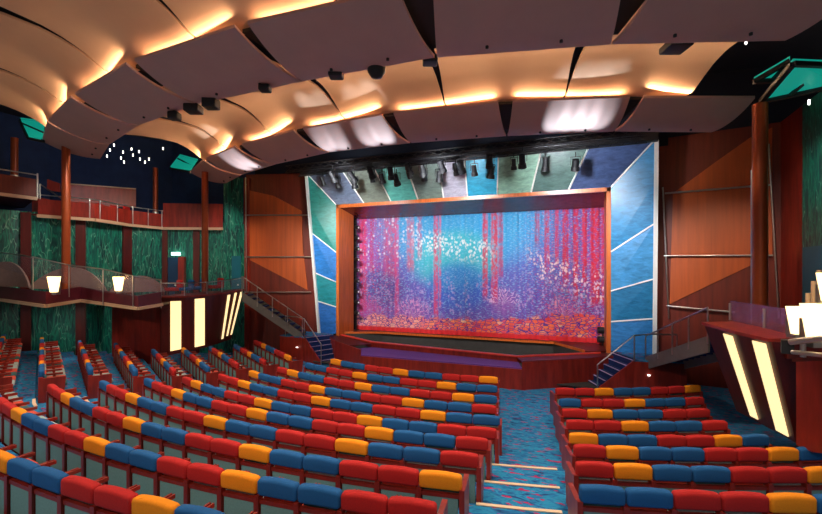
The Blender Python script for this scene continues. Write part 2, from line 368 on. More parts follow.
# nosing strips on the aisle steps
n = 0
for k in range(7, 12):
    for a0, a1 in ((9.0-.2*(k-6)+1.2, 14.2-.45*(k-7)-.2), (-23.6+.1*(k-6), -21.0)):
        n += 1
        m_ = MB(); r = RK(k-1)+.1
        m_.grid(lambda u, v: rowpt(r-.02+.07*u, lerp(a0, a1, v), FZ[k]+.004), 1, 6, Vector((0, 0, .012)), False)
        struct(m_.build('trim_%d' % n, 'nosing'))

# ------------------------------------------------------------------ theatre seats
PIT = .58
def chair_meshes():
    me = {}
    h = rounded(-.286, .286, -.03, .10, .65, .87, .042, 3, .022)
    me['headrest'] = h.mesh('headrest')
    me['back_panel'] = MB().box(-.235, .235, .0, .035, .1, .56).mesh('back_panel')
    m_ = MB(); m_.box(-.255, .255, -.01, .045, .555, .605); me['back_rail'] = m_.mesh('back_rail')
    me['backrest'] = rounded(-.25, .25, .05, .14, .4, .66, .03, 2).mesh('backrest')
    me['seat'] = rounded(-.25, .25, .12, .58, .36, .47, .04, 2).mesh('seat')
    m_ = MB(); m_.prism([(-.325, -.03, 0), (-.325, .42, 0), (-.325, .42, .05), (-.325, .36, .05), (-.325, .34, .6), (-.325, .28, .6), (-.325, .3, .05), (-.325, .05, .05), (-.325, .05, .65), (-.325, -.03, .65)], vec=(.07, 0, 0)); me['standard'] = m_.mesh('standard')
    m_ = MB(); m_.prism([(-.325, .05, .6), (-.255, .05, .6), (-.255, .5, .6), (-.278, .5, .6), (-.278, .4, .6), (-.302, .4, .6), (-.302, .5, .6), (-.325, .5, .6)], .045); me['armrest'] = m_.mesh('armrest')
    m_ = MB(); m_.prism([(.255, -.035, 0), (.255, .5, 0), (.255, .54, .6), (.255, .54, .645), (.255, .06, .645), (.255, .06, .68), (.255, -.035, .68)], vec=(.07, 0, 0)); me['end_panel'] = m_.mesh('end_panel')
    return me
CM = chair_meshes()
PARTMAT = {'back_panel': 'panel', 'back_rail': 'wood', 'standard': 'wood', 'armrest': 'wood', 'end_panel': 'wood'}
VAR = {}
def part_mesh(part, m_):
    key = (part, m_)
    if key not in VAR:
        me = CM[part].copy(); me.name = part; me.materials.clear(); me.materials.append(MT[m_]); VAR[key] = me
    return VAR[key]
SEATSEQ = ['seat_grey', 'seat_red', 'seat_red', 'seat_grey', 'seat_teal']
PROTO = {}
def chair_proto(top, fab):
    if (top, fab) in PROTO: return PROTO[(top, fab)]
    parts = []
    for p in ('headrest', 'back_panel', 'back_rail', 'backrest', 'seat', 'standard', 'armrest'):
        m_ = top if p == 'headrest' else fab if p in ('backrest', 'seat') else PARTMAT[p]
        parts.append((p, part_mesh(p, m_)))
    PROTO[(top, fab)] = parts
    return parts
def visible(p, m=40):
    d = (p-CAM).dot(EF)
    if d < 1.5: return False
    x = PX0+FPX*(p-CAM).dot(ER)/d; y = PY0-FPX*(p.z-CAM.z)/d
    return -m < x < 822+m and -m < y < 514+m
NCH = [0]
def row(k, a_aisle, sgn, colours, pitch, block, group, endflip=False, far_end=True):
    """seats from the aisle end outwards; sgn=+1 towards +angle"""
    r = RK(k); step = math.degrees(pitch/r); nseat = len(colours)
    for i, c in enumerate(colours):
        a = a_aisle+sgn*step*(i+.5)
        p = rowpt(r, a, FZ[k])
        if not visible(p+Vector((0, 0, .85)), 30): continue
        top = {'R': 'red', 'O': 'orange', 'B': 'blue'}[c]; fab = SEATSEQ[(i*2+k) % 5]
        lab = '%s-topped theatre seat, %s from its aisle end, %s row from stage, %s' % (top, ORD[i+1], ORD[k], block)
        t = thing('theatre_seat', p, lab, 'theatre seat', group, math.radians(a if a >= -22 else -rowdir(r)))
        t.scale = (pitch/PIT, 1, 1); NCH[0] += 1
        for nm, me in chair_proto(top, fab):
            o = bpy.data.objects.new(nm, me); COL.objects.link(o); o.parent = t
        last = (sgn > 0 and i == nseat-1) or (sgn < 0 and i == 0)     # +x end of the row
        first = (sgn > 0 and i == 0) or (sgn < 0 and i == nseat-1)
        if last:
            o = bpy.data.objects.new('end_panel', part_mesh('end_panel', 'wood')); COL.objects.link(o); o.parent = t
        if first:
            o = bpy.data.objects.new('end_panel', part_mesh('end_panel', 'wood')); COL.objects.link(o); o.parent = t; o.scale = (-1, 1, 1)
            for ch in list(t.children):
                if ch.data in (part_mesh('standard', 'wood'), part_mesh('armrest', 'wood')): bpy.data.objects.remove(ch)
CB = 'centre block'
# colours from the stepped aisle (right-hand end) leftwards
cen = {1: ('ORRBBORRBBO', 10.3, .61), 2: ('BBORRBBORRBB', 10.3, .618), 3: ('BORRBBORRBBOR', 10.3, .624), 4: ('RBBORRBBORRBBO', 10.3, .619), 5: ('BBORRBBORRBBORR', 10.6, .615),
       6: ('RRBBORRBBORRBBOR', 10.4, .609), 7: ('RBBORRBBORRBBORRB', 10.0, .588), 8: ('RBBORRBBORRBBORRB', 9.7, .605), 9: ('ORRBBORRBBORRBBORR', 9.3, .58), 10: ('RRBBORRBBORRBBORRBBOR', 8.9, .555),
       11: ('RRBBORRBBORRBBORRBBOR', 8.5, .575)}
for k, (cs, a0, pt) in cen.items(): row(k, a0, -1, cs, pt, CB, 'seats of the centre block')
# block on the right of the stepped aisle
RB = 'block by leaning box'
rgt = {2: ('RROBBRRO', 17.2, .562), 3: ('BRROBBR', 16.6, .57), 4: ('ROBBRR', 15.9, .605), 5: ('RROBBR', 15.4, .585), 6: ('OBBRROB', 14.8, .55), 7: ('ROBBRROBB', 14.3, .535), 8: ('ROBBRROBB', 13.7, .54), 9: ('BBRROBBR', 13.2, .546)}
for k, (cs, a0, pt) in rgt.items(): row(k, a0, 1, cs, pt, RB, 'seats of the block beside the leaning lit box')
LB = 'block by green wall'
lft = {2: ('ORRBBORR', -26.7, 5.1), 3: ('RBBORRBB', -26.3, 4.6), 4: ('RRBBORRB', -25.6, 4.65), 5: ('BBORRBBO', -24.6, 4.75), 6: ('RBBORRBB', -24.1, 4.75), 7: ('BBORRBBORRB', -23.6, 6.4), 8: ('BBORRBBORRB', -24.4, 6.7), 9: ('BBORRBBORRBBO', -23.8, 7.7), 10: ('BBORRBBORRBBOB', -23.6, 8.3)}
for k, (cs, a0, ln_) in lft.items(): row(k, a0, -1, cs, ln_/len(cs), LB, 'seats of the block beside the green wall')
print('CHAIRS', NCH[0])

# ------------------------------------------------------------------ ceiling: two bands of acoustic boards under two cream vaults
Z = CAM.z
def P(px, py, h): return atz(px, py, Z+h)
def board(aL, aR, sR, sL, name, label, group, zs_=None):
    bow = lambda t: 1-(1-t)**2.0
    def fn(t, s):
        a = aL.lerp(aR, s); c = sL.lerp(sR, s); p = a.lerp(c, t)
        p.z = lerp(a.z, c.z, bow(t)); return p
    m_ = MB(); m_.grid(fn, 12, 6, Vector((0, 0, .07)))
    o = m_.build(name, 'cloud'); tag(o, label, 'ceiling board', group)
    # small dark sprinkler dots
    for s in (.3, .72):
        q = fn(.82, s); MB().lathe([(.0, -.05), (.035, -.045), (.035, .03)], 10, q).build('sprinkler', 'black', o)
    return o
h1a, h1s, h2a, h2s = 5.3, 4.7, 4.9, 4.3
b1 = [
 (P(42, 141, h1a), P(47.5, 122, h1a), P(109, 145, h1s), P(100, 159, h1s)),
 (P(48, 121, h1a), P(71, 97.5, h1a), P(138.5, 125.5, h1s), P(109.6, 144.3, h1s)),
 (P(75, 94.5, h1a), P(126, 64.5, h1a), P(198.2, 104, h1s), P(139, 125.2, h1s)),
 (P(134.6, 61, h1a), P(234.6, 27.4, h1a), P(302.2, 81.5, h1s), P(199, 103.8, h1s)),
 (P(247.6, 23.8, h1a), pol(19.03, 4.9, Z+h1a), P(434.5, 57.5, h1s), P(303, 81.3, h1s)),
 (pol(19.0, 6.9, Z+h1a), pol(19.05, 17.0, Z+h1a), P(610.5, 44.6, h1s), P(437, 57.5, h1s)),
 (pol(19.05, 19.2, Z+h1a), pol(19.35, 30.3, Z+h1a), P(785, 40.7, h1s), P(612.5, 44.4, h1s))]
for i, q in enumerate(b1):
    board(*q, 'acoustic_board', 'curved mauve ceiling board, %s from the green-wall end of the nearer band' % ORD[i+1], 'boards of the nearer ceiling band')
b2 = [
 (P(190.4, 172.3, h2a), P(203, 160.4, h2a), P(241.6, 175, h2s), P(226, 183.3, h2s)),
 (P(206, 159, h2a), P(235.2, 147, h2a), P(276, 164.2, h2s), P(242.4, 174.4, h2s)),
 (P(241.6, 145, h2a), P(293.8, 131, h2a), P(329.4, 152.5, h2s), P(277, 164, h2s)),
 (P(303, 129, h2a), P(381.6, 115.2, h2a), P(410, 143.2, h2s), P(330.4, 152.2, h2s)),
 (P(393.5, 113.6, h2a), P(497.9, 103, h2a), P(506, 136.2, h2s), P(411.6, 143, h2s)),
 (P(512.9, 102, h2a), P(630, 97.5, h2a), P(613.2, 131.5, h2s), P(507.6, 136, h2s)),
 (P(643.4, 98, h2a), P(755, 98.3, h2a), P(711, 132.4, h2s), P(614.6, 131.5, h2s))]
for i, q in enumerate(b2):
    board(*q, 'acoustic_board', 'curved mauve ceiling board, %s from the green-wall end of the band nearer the stage' % ORD[i+1], 'boards of the ceiling band near the stage')
R1A = [(-52, 22.9), (-45.6, 22.2), (-37.4, 21.3), (-28, 20.45), (-17, 19.75), (-6, 19.25), (2, 19.03), (17, 19.0), (29, 19.3), (36, 19.8)]
R2A = [(-52.8, 17.03), (-42.9, 16.19), (-31.9, 15.3), (-18.7, 14.55), (-4.5, 14.09), (10, 13.9), (25.5, 14.05), (39.7, 14.66)]
V2P = [(-.55, 5.04), (-.15, 5.12), (.25, 5.42), (.55, 5.62), (.9, 5.77), (1.5, 5.87), (2.3, 5.92), (3.3, 5.9)]
V1P = [(-.55, 5.44), (-.15, 5.52), (.3, 5.82), (.7, 6.02), (1.2, 6.19), (2, 6.31), (3, 6.36), (4.5, 6.3), (6.2, 6.1)]
def vault(RA, VP, a0, a1, g0, g1, label, group):
    """a0..a1 degrees; g0,g1 = how far each side edge draws in (m) towards the audience"""
    d0, d1 = VP[0][0], VP[-1][0]
    def fn(t, s):
        dl = lerp(d0, d1, t); 
        a = lerp(a0, a1, s); r = interp(RA, a)+dl
        k = max(0, dl/2.5); aa0 = a0+math.degrees(g0*k/r); aa1 = a1-math.degrees(g1*k/r)
        return pol(r, lerp(aa0, aa1, s), Z+interp(VP, dl))
    m_ = MB(); m_.grid(fn, 30, 12, Vector((0, 0, .06)))
    return tag(m_.build('vault_panel', 'vault'), label, 'ceiling panel', group)
g2 = [-45.5, -36.0, -24.2, -10.8, 3.65, 18.4, 33.0]
for i in range(6):
    vault(R2A, V2P, g2[i]+(.12 if i else 0), g2[i+1]-(.12 if i < 5 else 0), .0 if i == 0 else .22, 0 if i == 5 else .22,
          'glowing cream vault panel between the two bands, %s from the green-wall end' % ORD[i+1], 'cream vault panels between the bands')
g1 = [-42.0, -32.5, -22.0, -11.0, .5, 12.5, 25]
for i in range(6):
    vault(R1A, V1P, g1[i]+(.1 if i else 0), g1[i+1]-.1, .0 if i == 0 else .2, .2,
          'cream vault panel over the audience, %s from the green-wall end' % ORD[i+1], 'cream vault panels over the audience')
# cove lamps on top of the boards
def cove(q, h, power, label, grp):
    aL, aR = q[0], q[1]; mid = (aL+aR)/2; c = Vector((OX, OY, 0)); rad = Vector((mid.x-OX, mid.y-OY, 0)).normalized()
    d = (aR-aL); ln = d.length; d = d.normalized(); off = -rad*.16
    p0 = aL+d*(.08*ln+.02)+off; p1 = aR-d*(.08*ln+.02)+off
    zz = h+Z+.05
    p0 = Vector((p0.x, p0.y, zz)); p1 = Vector((p1.x, p1.y, zz))
    m_ = MB(); m_.tube(p0, p1, .022, 8); o = m_.build('cove_lamp', 'cove'); tag(o, label, 'lamp', grp)
    ld = bpy.data.lights.new('cove_light', 'AREA'); ld.shape = 'RECTANGLE'; ld.size = ln*.94; ld.size_y = .1; ld.energy = power*ln; ld.color = (1, .69, .4)
    lo = bpy.data.objects.new('cove_light', ld); COL.objects.link(lo)
    lo.location = (p0+p1)/2+Vector((0, 0, .04))
    zax = -(rad*.85+Vector((0, 0, .5))).normalized(); xax = d; yax = zax.cross(xax).normalized(); xax = yax.cross(zax)
    lo.rotation_euler = Matrix((xax, yax, zax)).transposed().to_euler()
for i, q in enumerate(b1): cove(q, h1a, 10, 'warm cove tube lying on the nearer band, board %s from the green wall' % ORD[i+1], 'cove tubes of the nearer band')
for i, q in enumerate(b2): cove(q, h2a, 22, 'warm cove tube lying on the stage-side band, board %s from the green wall' % ORD[i+1], 'cove tubes of the stage-side band')

for nm_, bb, hh in (('nearer band', b1, 5.2), ('band nearer the stage', b2, 4.75)):
    for i in range(6):
        a = (bb[i][1]+bb[i+1][0])/2; c = (bb[i][2]+bb[i+1][3])/2; a = a.lerp(c, .16); w0 = (bb[i][1]-bb[i+1][0]).length*1.25+.1
        u = (bb[i+1][0]-bb[i][1]).normalized()*w0/2; m_ = MB(); m_.prism([a-u+Vector((0, 0, .12)), a+u+Vector((0, 0, .12)), c+u*.25+Vector((0, 0, .2)), c-u*.25+Vector((0, 0, .2))], .08)
        tag(m_.build('ceiling_rib', 'black'), 'black rib closing the gap between boards %s and %s of the %s' % (ORD[i+1], ORD[i+2], nm_), 'ceiling rib', 'black ribs between the ceiling boards')
# dark ceiling above
mb = MB(); mb.grid(lambda u, v: Vector((lerp(-24, 24, u), lerp(-24, 9, v), 11.6)), 1, 1, Vector((0, 0, .1)), False); struct(mb.build('ceiling', 'void'))

# ------------------------------------------------------------------ stage
SZ = 1.1
mb = MB()
out = [(-6.45, -.45), (-5.5, -1.45), (-3.3, -3.0), (3.25, -3.02), (5.45, -1.42), (6.45, -.45)]
# stage base body and its rim
st = thing('stage', (0, 0, 0), 'raised red wooden stage with recessed pit and violet carpeted front ledge', 'stage')
m_ = MB()                                   # front wall, full height on the wings and lower in the middle
for (a, b_), z in zip(zip(out, out[1:]), (1.0, 1.0, .74, 1.0, 1.0)):
    m_.prism([(a[0], a[1], 0), (b_[0], b_[1], 0), (b_[0], b_[1]+.06, 0), (a[0], a[1]+.06, 0)], z)
m_.build('front_wall', 'wood', st)
m_ = MB(); m_.prism([(-3.3, -2.96, .74), (3.25, -2.98, .74), (3.0, -2.25, .80), (-3.6, -1.45, .80), (-4.4, -2.16, .74)], .04); m_.build('carpet_ledge', 'purple_carpet', st)
rim = [(-6.3, .2), (-3.7, -1.3), (2.95, -2.25), (5.9, -.25)]
m_ = MB()
for a, b_ in zip(rim, rim[1:]):
    m_.prism([(a[0], a[1], .8), (b_[0], b_[1], .8), (b_[0], b_[1]+.1, .8), (a[0], a[1]+.1, .8)], .22)
m_.build('pit_rim', 'wood', st)
m_ = MB()
for a, b_ in zip(rim, rim[1:]): m_.prism([(a[0]-.0, a[1]-.05, 1.02), (b_[0], b_[1]-.05, 1.02), (b_[0], b_[1]+.14, 1.02), (a[0], a[1]+.14, 1.02)], .045)
m_.build('rim_cap', 'stage_red', st)
m_ = MB()                                    # side decks between outer wall and pit
m_.prism([(3.25, -2.98, .98), (5.45, -1.40, .98), (6.45, -.40, .98), (6.45, .3, .98), (5.7, -.2, .98), (2.95, -2.2, .98)], .04)
m_.build('side_deck', 'wood_dark', st); m_ = MB()
m_.prism([(-3.6, -1.45, .94), (-4.4, -2.2, .94), (-5.5, -1.42, .98), (-6.45, -.42, .98), (-6.45, .3, .98)], .04)
m_.build('side_deck', 'wood_dark', st)
m_ = MB()                                    # pit: floor and inner walls
m_.box(-6.2, 6.2, -2.2, 1.28, .1, .14); m_.prism([(-4.4, 1.3, .14), (4.0, 1.3, .14), (4.0, 1.36, .14), (-4.4, 1.36, .14)], .9)
m_.prism([(4.0, 1.3, .14), (4.06, 1.3, .14), (5.2, -.4, .14), (5.14, -.4, .14)], .9); m_.prism([(-4.4, 1.3, .14), (-4.46, 1.3, .14), (-6.0, .4, .14), (-5.94, .4, .14)], .9)
m_.build('pit_lining', 'pit', st)
m_ = MB(); m_.prism([(-6.2, .45, 1.04), (-4.45, 1.2, 1.04), (4.05, 1.2, 1.04), (5.3, -.45, 1.04), (6.2, .0, 1.04), (6.2, 2.55, 1.04), (-6.2, 2.55, 1.04)], .06); m_.build('stage_floor', 'wood_dark', st)
m_ = MB()
for a, b_ in (((-6.15, .42), (-4.45, 1.17)), ((-4.45, 1.17), (4.05, 1.17)), ((4.05, 1.17), (5.3, -.47))): m_.bar((a[0], a[1], 1.1), (b_[0], b_[1], 1.1), .07, .1)
m_.build('pit_edge', 'frame_wood', st)

# curtain
CW, CH = 12.3, 6.05
m_ = MB(); m_.grid(lambda u, v: Vector(((u-.5)*CW, .05*math.sin(u*2*PI*46)+.018*math.sin(u*2*PI*17+1), v*CH)), 460, 6, Vector((0, .03, 0)))
cu = m_.build('stage_curtain', curtain_mat(CW, CH)); cu.location = (0, 1.8, 1.03)
tag(cu, 'painted reef curtain in red, violet and turquoise closing the stage', 'curtain')

# proscenium frame
fr = thing('proscenium_arch', (0, 0, 1.1), 'orange wooden frame around the painted curtain', 'frame')
XO, ZT = 6.27, 7.57
def worldpart(m_, nm, mm, parent, bevel=0): return m_.build(nm, mm, parent, bevel, world=True)
m_ = MB(); m_.box(-XO, -XO+.16, -.08, .06, 1.0, ZT); m_.box(-XO, XO, -.08, .06, ZT-.16, ZT); m_.box(XO-.16, XO, -.08, .06, 1.0, ZT); worldpart(m_, 'front_trim', 'frame_wood', fr)
m_ = MB(); m_.prism([(-XO+.02, .06, 1.0), (-XO+.16, .06, 1.0), (-6.0, 1.2, 1.0), (-6.2, 1.2, 1.0)], ZT-1.1); worldpart(m_, 'side_reveal', 'frame_wood', fr); m_ = MB(); m_.prism([(XO-.02, .06, 1.0), (XO-.16, .06, 1.0), (6.06, 1.2, 1.0), (6.24, 1.2, 1.0)], ZT-1.1); worldpart(m_, 'side_reveal', 'frame_wood', fr)
m_ = MB(); m_.prism([(-XO+.1, .06, ZT-.16), (-6.0, 1.75, 7.02), (-6.0, 1.75, 7.2), (-XO+.1, .06, ZT)], vec=(12.2, 0, 0)); worldpart(m_, 'top_reveal', 'frame_dark', fr)

# blue mottled surround with white ribs
su = thing('proscenium_surround', (0, 0, 0), 'mottled blue green panels with white ribs around the stage frame', 'surround')
OXL, OXR, OZ = 7.62, 7.72, 9.1
def s3(x, z, y=0): return Vector((x, y, z))
inner_top = [(-XO, ZT)]+[(aty(px, py, 0).x, ZT) for px, py in ((364.5, 201), (391.5, 199), (418.5, 197.5), (444, 196), (468, 195), (497.5, 194), (531.3, 191.5), (568.8, 189))]+[(XO, ZT)]
outer_top = [(-OXL, OZ)]+[None]*8+[(OXR, OZ)]
tops = [(344, 170), (377.6, 172), (409, 170), (441, 173), (466, 160), (500, 154), (542.5, 150), (590.7, 145)]
for i in range(8):
    q = aty(*tops[i], -.35); b0 = inner_top[i+1]; k = (OZ-ZT)/(q.z-ZT); outer_top[i+1] = (b0[0]+(q.x-b0[0])*min(k, 1.6), OZ)
tcols = [('slate blue', rgb(108, 122, 146)), ('olive grey', rgb(112, 120, 108)), ('sea green', rgb(84, 172, 158)), ('sage grey', rgb(104, 120, 112)), ('lilac grey', rgb(168, 164, 180)), ('cyan', rgb(20, 146, 180)), ('pale green', rgb(140, 182, 160)), ('dark green', rgb(74, 106, 100)), ('dusk blue', rgb(54, 76, 122))]
def tilt(x, z): return Vector((x, -.06-.55*max(0, (z-ZT)/(OZ-ZT)) if z > ZT else -.06, z))
def quadpanel(pts, nm, c, parent):
    P3 = [Vector(p) for p in pts]; nrm = (P3[1]-P3[0]).cross(P3[2]-P3[0]).normalized()
    if nrm.y < 0: nrm = -nrm
    m_ = MB(); m_.prism(P3, vec=nrm*.08); return m_.build('panel', mottled(nm+' mottle', c), parent)
for i in range(9):
    p = [tilt(*inner_top[i]), tilt(*inner_top[i+1]), tilt(*outer_top[i+1]), tilt(*outer_top[i])]
    o = quadpanel(p, tcols[i][0], tcols[i][1], su); o['label'] = tcols[i][0]+' panel above the frame'
    if i: MB().bar(p[0]+Vector((0, -.02, 0)), p[3]+Vector((0, -.02, 0)), .05, .05).build('rib', 'white_trim', su)
# sides
def sidepanels(sg, xo_t, xo_b, zi, zo, cols):
    zi = [ZT]+zi+[1.1]; zo = [OZ]+zo+[1.1]
    xo = lambda z: sg*lerp(xo_b, xo_t, min(1, (z-1.1)/(OZ-1.1)))
    tl = lambda z: Vector((xo(z), -.06-.55*(z-1.1)/(OZ-1.1), z))
    for i, (nm, c) in enumerate(cols):
        p = [Vector((sg*XO, -.06, zi[i])), tl(zo[i]), tl(zo[i+1]), Vector((sg*XO, -.06, zi[i+1]))]
        if i == 0:
            pts = [p[0], tl(zo[0]), tl(ZT)]; quadpanel(pts, nm, c, su)
            p[1] = tl(ZT)
        o = quadpanel(p, nm, c, su); o['label'] = nm+' side panel'
        MB().bar(p[0]+Vector((0, -.02, 0)), (tl(zo[0]) if i == 0 else p[1])+Vector((0, -.02, 0)), .05, .05).build('rib', 'white_trim', su)
    e = MB(); e.bar(tl(OZ)+Vector((sg*.06, -.02, 0)), tl(1.1)+Vector((sg*.06, -.02, 0)), .13, .14)
    e.build('edge_post', 'white_trim', su)
zl = lambda px, py: aty(px, py, -.06).z
sidepanels(-1, 7.6, 7.2, [zl(337, 252.4), zl(338, 282), zl(340, 307)], [zl(314.5, 234), zl(317, 273), zl(318.3, 301)], [('teal', rgb(10, 128, 116)), ('bright blue', rgb(30, 120, 196)), ('sea teal', rgb(16, 138, 146)), ('mid blue', rgb(36, 108, 186))])
sidepanels(1, OXR, OXR, [zl(614.7, 251.7), zl(615.7, 291), zl(614.7, 321.7)], [zl(651, 225), zl(650.7, 279), zl(650.7, 318.3)], [('azure', rgb(14, 120, 172)), ('light azure', rgb(56, 140, 196)), ('deep azure', rgb(16, 112, 160)), ('sky blue', rgb(42, 124, 190))])

# dark wall behind the surround and side stage walls
mb = MB(); mb.box(-13, 13, 2.6, 2.7, 0, 11.6); struct(mb.build('wall_back', 'void'))
mb = MB(); mb.box(-13, 13, .35, .45, 9.1, 11.6); struct(mb.build('wall_stage', 'void'))
WL0, WL1 = Vector((-11.55, -.6, 0)), Vector((-7.55, .55, 0))
WR0, WR1 = Vector((7.75, .45, 0)), Vector((11.6, -.25, 0))
def vwall(a, b, z0, z1, nm, mm, th=.1):
    d = (b-a).normalized(); nrm = Vector((d.y, -d.x, 0)); 
    if nrm.y > 0: nrm = -nrm
    m_ = MB(); A = Vector((a.x, a.y, z0)); B = Vector((b.x, b.y, z0)); m_.prism([A, B, B-nrm*th, A-nrm*th], z1-z0); return m_.build(nm, mm), nrm
o, nL = vwall(WL0, WL1, 0, 9.4, 'wall_left_stage', 'wood_wall'); struct(o)
o, nR = vwall(WR0, WR1, 0, 9.4, 'wall_right_stage', 'wood_wall'); struct(o)
def onwall(a, b, px, py):
    # intersect view ray with vertical wall plane
    d = (b-a); n_ = Vector((d.y, -d.x, 0)); q = at(px, py, 1)-CAM; t = (a-CAM).dot(n_)/q.dot(n_); return CAM+q*t
def wallpoly(a, b, pts, nrm, mm, nm, label, cat, off=.0, th=.06):
    P3 = [onwall(a, b, *p)+nrm*off for p in pts]; m_ = MB(); m_.prism(P3, vec=nrm*th); return tag(m_.build(nm, mm), label, cat)
wallpoly(WL0, WL1, [(247, 190), (274, 196), (302, 211), (303, 246), (308, 290), (248.5, 259)], nL, 'wood_orange', 'wall_panel', 'angular orange wall panel above the staircase by the green wall', 'wall panel')
wallpoly(WR0, WR1, [(673, 193.5), (719.7, 159.3), (750, 138), (772, 128), (772, 255), (768, 257), (669.7, 304)], nR, 'wood_orange', 'wall_panel', 'angular orange wall panel behind the copper column near the leaning box', 'wall panel')
def rail(a, b, p0, p1, nrm, label, r=.035):
    A, B = onwall(a, b, *p0)+nrm*.16, onwall(a, b, *p1)+nrm*.16
    t = thing('wall_rail', A, label, 'rail', 'steel rails on the stage side walls')
    m_ = MB(); m_.tube(A, B, r, 10); m_.build('bar', 'steel', t, world=True)
    m_ = MB()
    for f in (.06, .5, .94): q = A.lerp(B, f); m_.tube(q, q-nrm*.155, .018, 8)
    m_.build('bracket', 'steel', t, world=True)
rail(WL0, WL1, (246.5, 215.5), (311, 215.5), nL, 'topmost horizontal steel rail on the wall beside the teal door')
rail(WL0, WL1, (246.5, 257), (312, 257), nL, 'middle horizontal steel rail on the wall beside the teal door')
rail(WL0, WL1, (246.5, 292), (312, 292), nL, 'lowest horizontal steel rail above the stairs by the teal door')
rail(WL0, WL1, (247, 178), (248, 292), nL, 'upright steel rail on the wall beside the teal door', .03)
rail(WR0, WR1, (665, 194), (770, 185.5), nR, 'topmost horizontal steel rail on the wall behind the copper column')
rail(WR0, WR1, (664, 256), (772, 255.5), nR, 'middle horizontal steel rail on the wall behind the copper column')
rail(WR0, WR1, (667, 305.5), (735, 312), nR, 'lowest horizontal steel rail above the stairs by the leaning box')
rail(WR0, WR1, (663, 188), (669, 318), nR, 'upright steel rail beside the blue stage surround', .03)
rail(WR0, WR1, (768, 145), (778, 318), nR, 'upright steel rail just past the copper column', .03)

# ------------------------------------------------------------------ stage stairs with landings, side flights, handrails
def stage_stairs(sg):
    nm = 'by the leaning box' if sg > 0 else 'by the green wall side'
    t = thing('stage_steps', (sg*5.7, -1.2, 0), 'navy carpeted steps with pale nosings up to the stage %s' % nm, 'steps', 'steps to the stage')
    b0, b1_ = Vector((sg*5.25, -.95, 0)), Vector((sg*5.75, -2.15, 0)); e0, e1 = Vector((sg*6.25, -.38, 0)), Vector((sg*6.9, -1.75, 0))
    body, nose = MB(), MB()
    for i in range(6):
        f = i/5; a = b0.lerp(e0, f); c = b1_.lerp(e1, f); f2 = min(1.25, (i+1)/5)
        a2 = b0.lerp(e0, f2); c2 = b1_.lerp(e1, f2); z = 1.1*(i+1)/6
        body.prism([a, c, c2, a2], z)
        u = (a-c).normalized(); inw = (a2-a).normalized()*.05
        nose.prism([a-inw*.3+Vector((0, 0, z)), c-inw*.3+Vector((0, 0, z)), c+inw+Vector((0, 0, z)), a+inw+Vector((0, 0, z))], .012)
    body.build('tread', 'stair_carpet', t, world=True); nose.build('nosing', 'nosing_violet', t, world=True)
    m_ = MB(); P4 = [b1_, e1, e1+(e1-e0).normalized()*.06, b1_+(b1_-b0).normalized()*.06]
    zs2 = [.12, 1.1, 1.1, .12]; m_.add([p for p in P4]+[p+Vector((0, 0, z)) for p, z in zip(P4, zs2)], [(3, 2, 1, 0), (4, 5, 6, 7), (0, 1, 5, 4), (1, 2, 6, 5), (2, 3, 7, 6), (3, 0, 4, 7)])
    m_.build('side_wall', 'wood', t, world=True)
    # landing
    l = thing('landing', (sg*7.3, -1, 0), 'red panelled stair landing with blue carpet top %s' % nm, 'landing', 'landings beside the stage')
    far = Vector((sg*8.6, -1.5, 0)); fb = Vector((sg*8.6, .2, 0))
    pol_ = [e0+Vector((sg*.02, 0, 0)), e1+Vector((sg*.02, 0, 0)), far, fb, Vector((sg*6.5, .0, 0))]
    m_ = MB(); m_.prism(pol_, 1.07); m_.build('base', 'wood', l, world=True)
    m_ = MB(); m_.prism([p+Vector((0, 0, 1.07)) for p in pol_], .03); m_.build('carpet_top', 'carpet', l, world=True)
    q = e1.lerp(far, .3)+Vector((0, -.06, .62)); m_ = MB(); m_.lathe([(0, -.02), (.05, -.015), (.05, .015), (0, .02)], 12, q); m_.build('step_light', 'star', l, world=True)
    return e0, e1
stage_stairs(1); stage_stairs(-1)
def flight(a, b, wdt, label, nst=11):
    a, b = Vector(a), Vector(b); d = Vector((b.x-a.x, b.y-a.y, 0)); dn = d.normalized(); side = Vector((dn.y, -dn.x, 0))
    t = thing('side_staircase', a, label, 'staircase', 'side staircases')
    tr = MB()
    for i in range(nst):
        p = a.lerp(b, i/nst); q = a.lerp(b, (i+1)/nst); z = q.z
        tr.prism([Vector((p.x, p.y, z-.05))+side*wdt/2, Vector((p.x, p.y, z-.05))-side*wdt/2, Vector((q.x, q.y, z-.05))-side*wdt/2, Vector((q.x, q.y, z-.05))+side*wdt/2], .05)
    tr.build('tread', 'stair_carpet', t, world=True)
    for s in (-1, 1):
        m_ = MB(); o_ = side*s*(wdt/2+.03)
        A, B = a+o_, b+o_; w = side*.05*s
        m_.prism([A+Vector((0, 0, -.28)), B+Vector((0, 0, -.28)), B+Vector((0, 0, .16)), A+Vector((0, 0, .16))], vec=w); m_.build('stringer', 'grey_stringer', t, world=True)
    return side
FLL = ((-7.6, -.9, 1.1), (-10.1, -2.2, 3.1)); FLR = ((7.9, -1.3, 1.05), (8.95, -5.2, 2.4))
sL = flight(*FLL, 1.0, 'grey sided staircase rising from stage landing towards the green wall', 11)
sR = flight(*FLR, 1.0, 'grey sided staircase rising from stage landing towards the leaning box', 11)
def handrail(pts, label, floorz, r=.025, posts=None):
    pts = [Vector(p) for p in pts]; t = thing('handrail', pts[0]-Vector((0, 0, .9)), label, 'handrail', 'steel handrails')
    m_ = MB(); m_.path(pts, r, 8); m_.build('rail', 'steel', t, world=True)
    for p, z in zip(pts, floorz):
        if z is None: continue
        MB().tube(p, (p.x, p.y, z), .022, 8).build('post', 'steel', t, world=True)
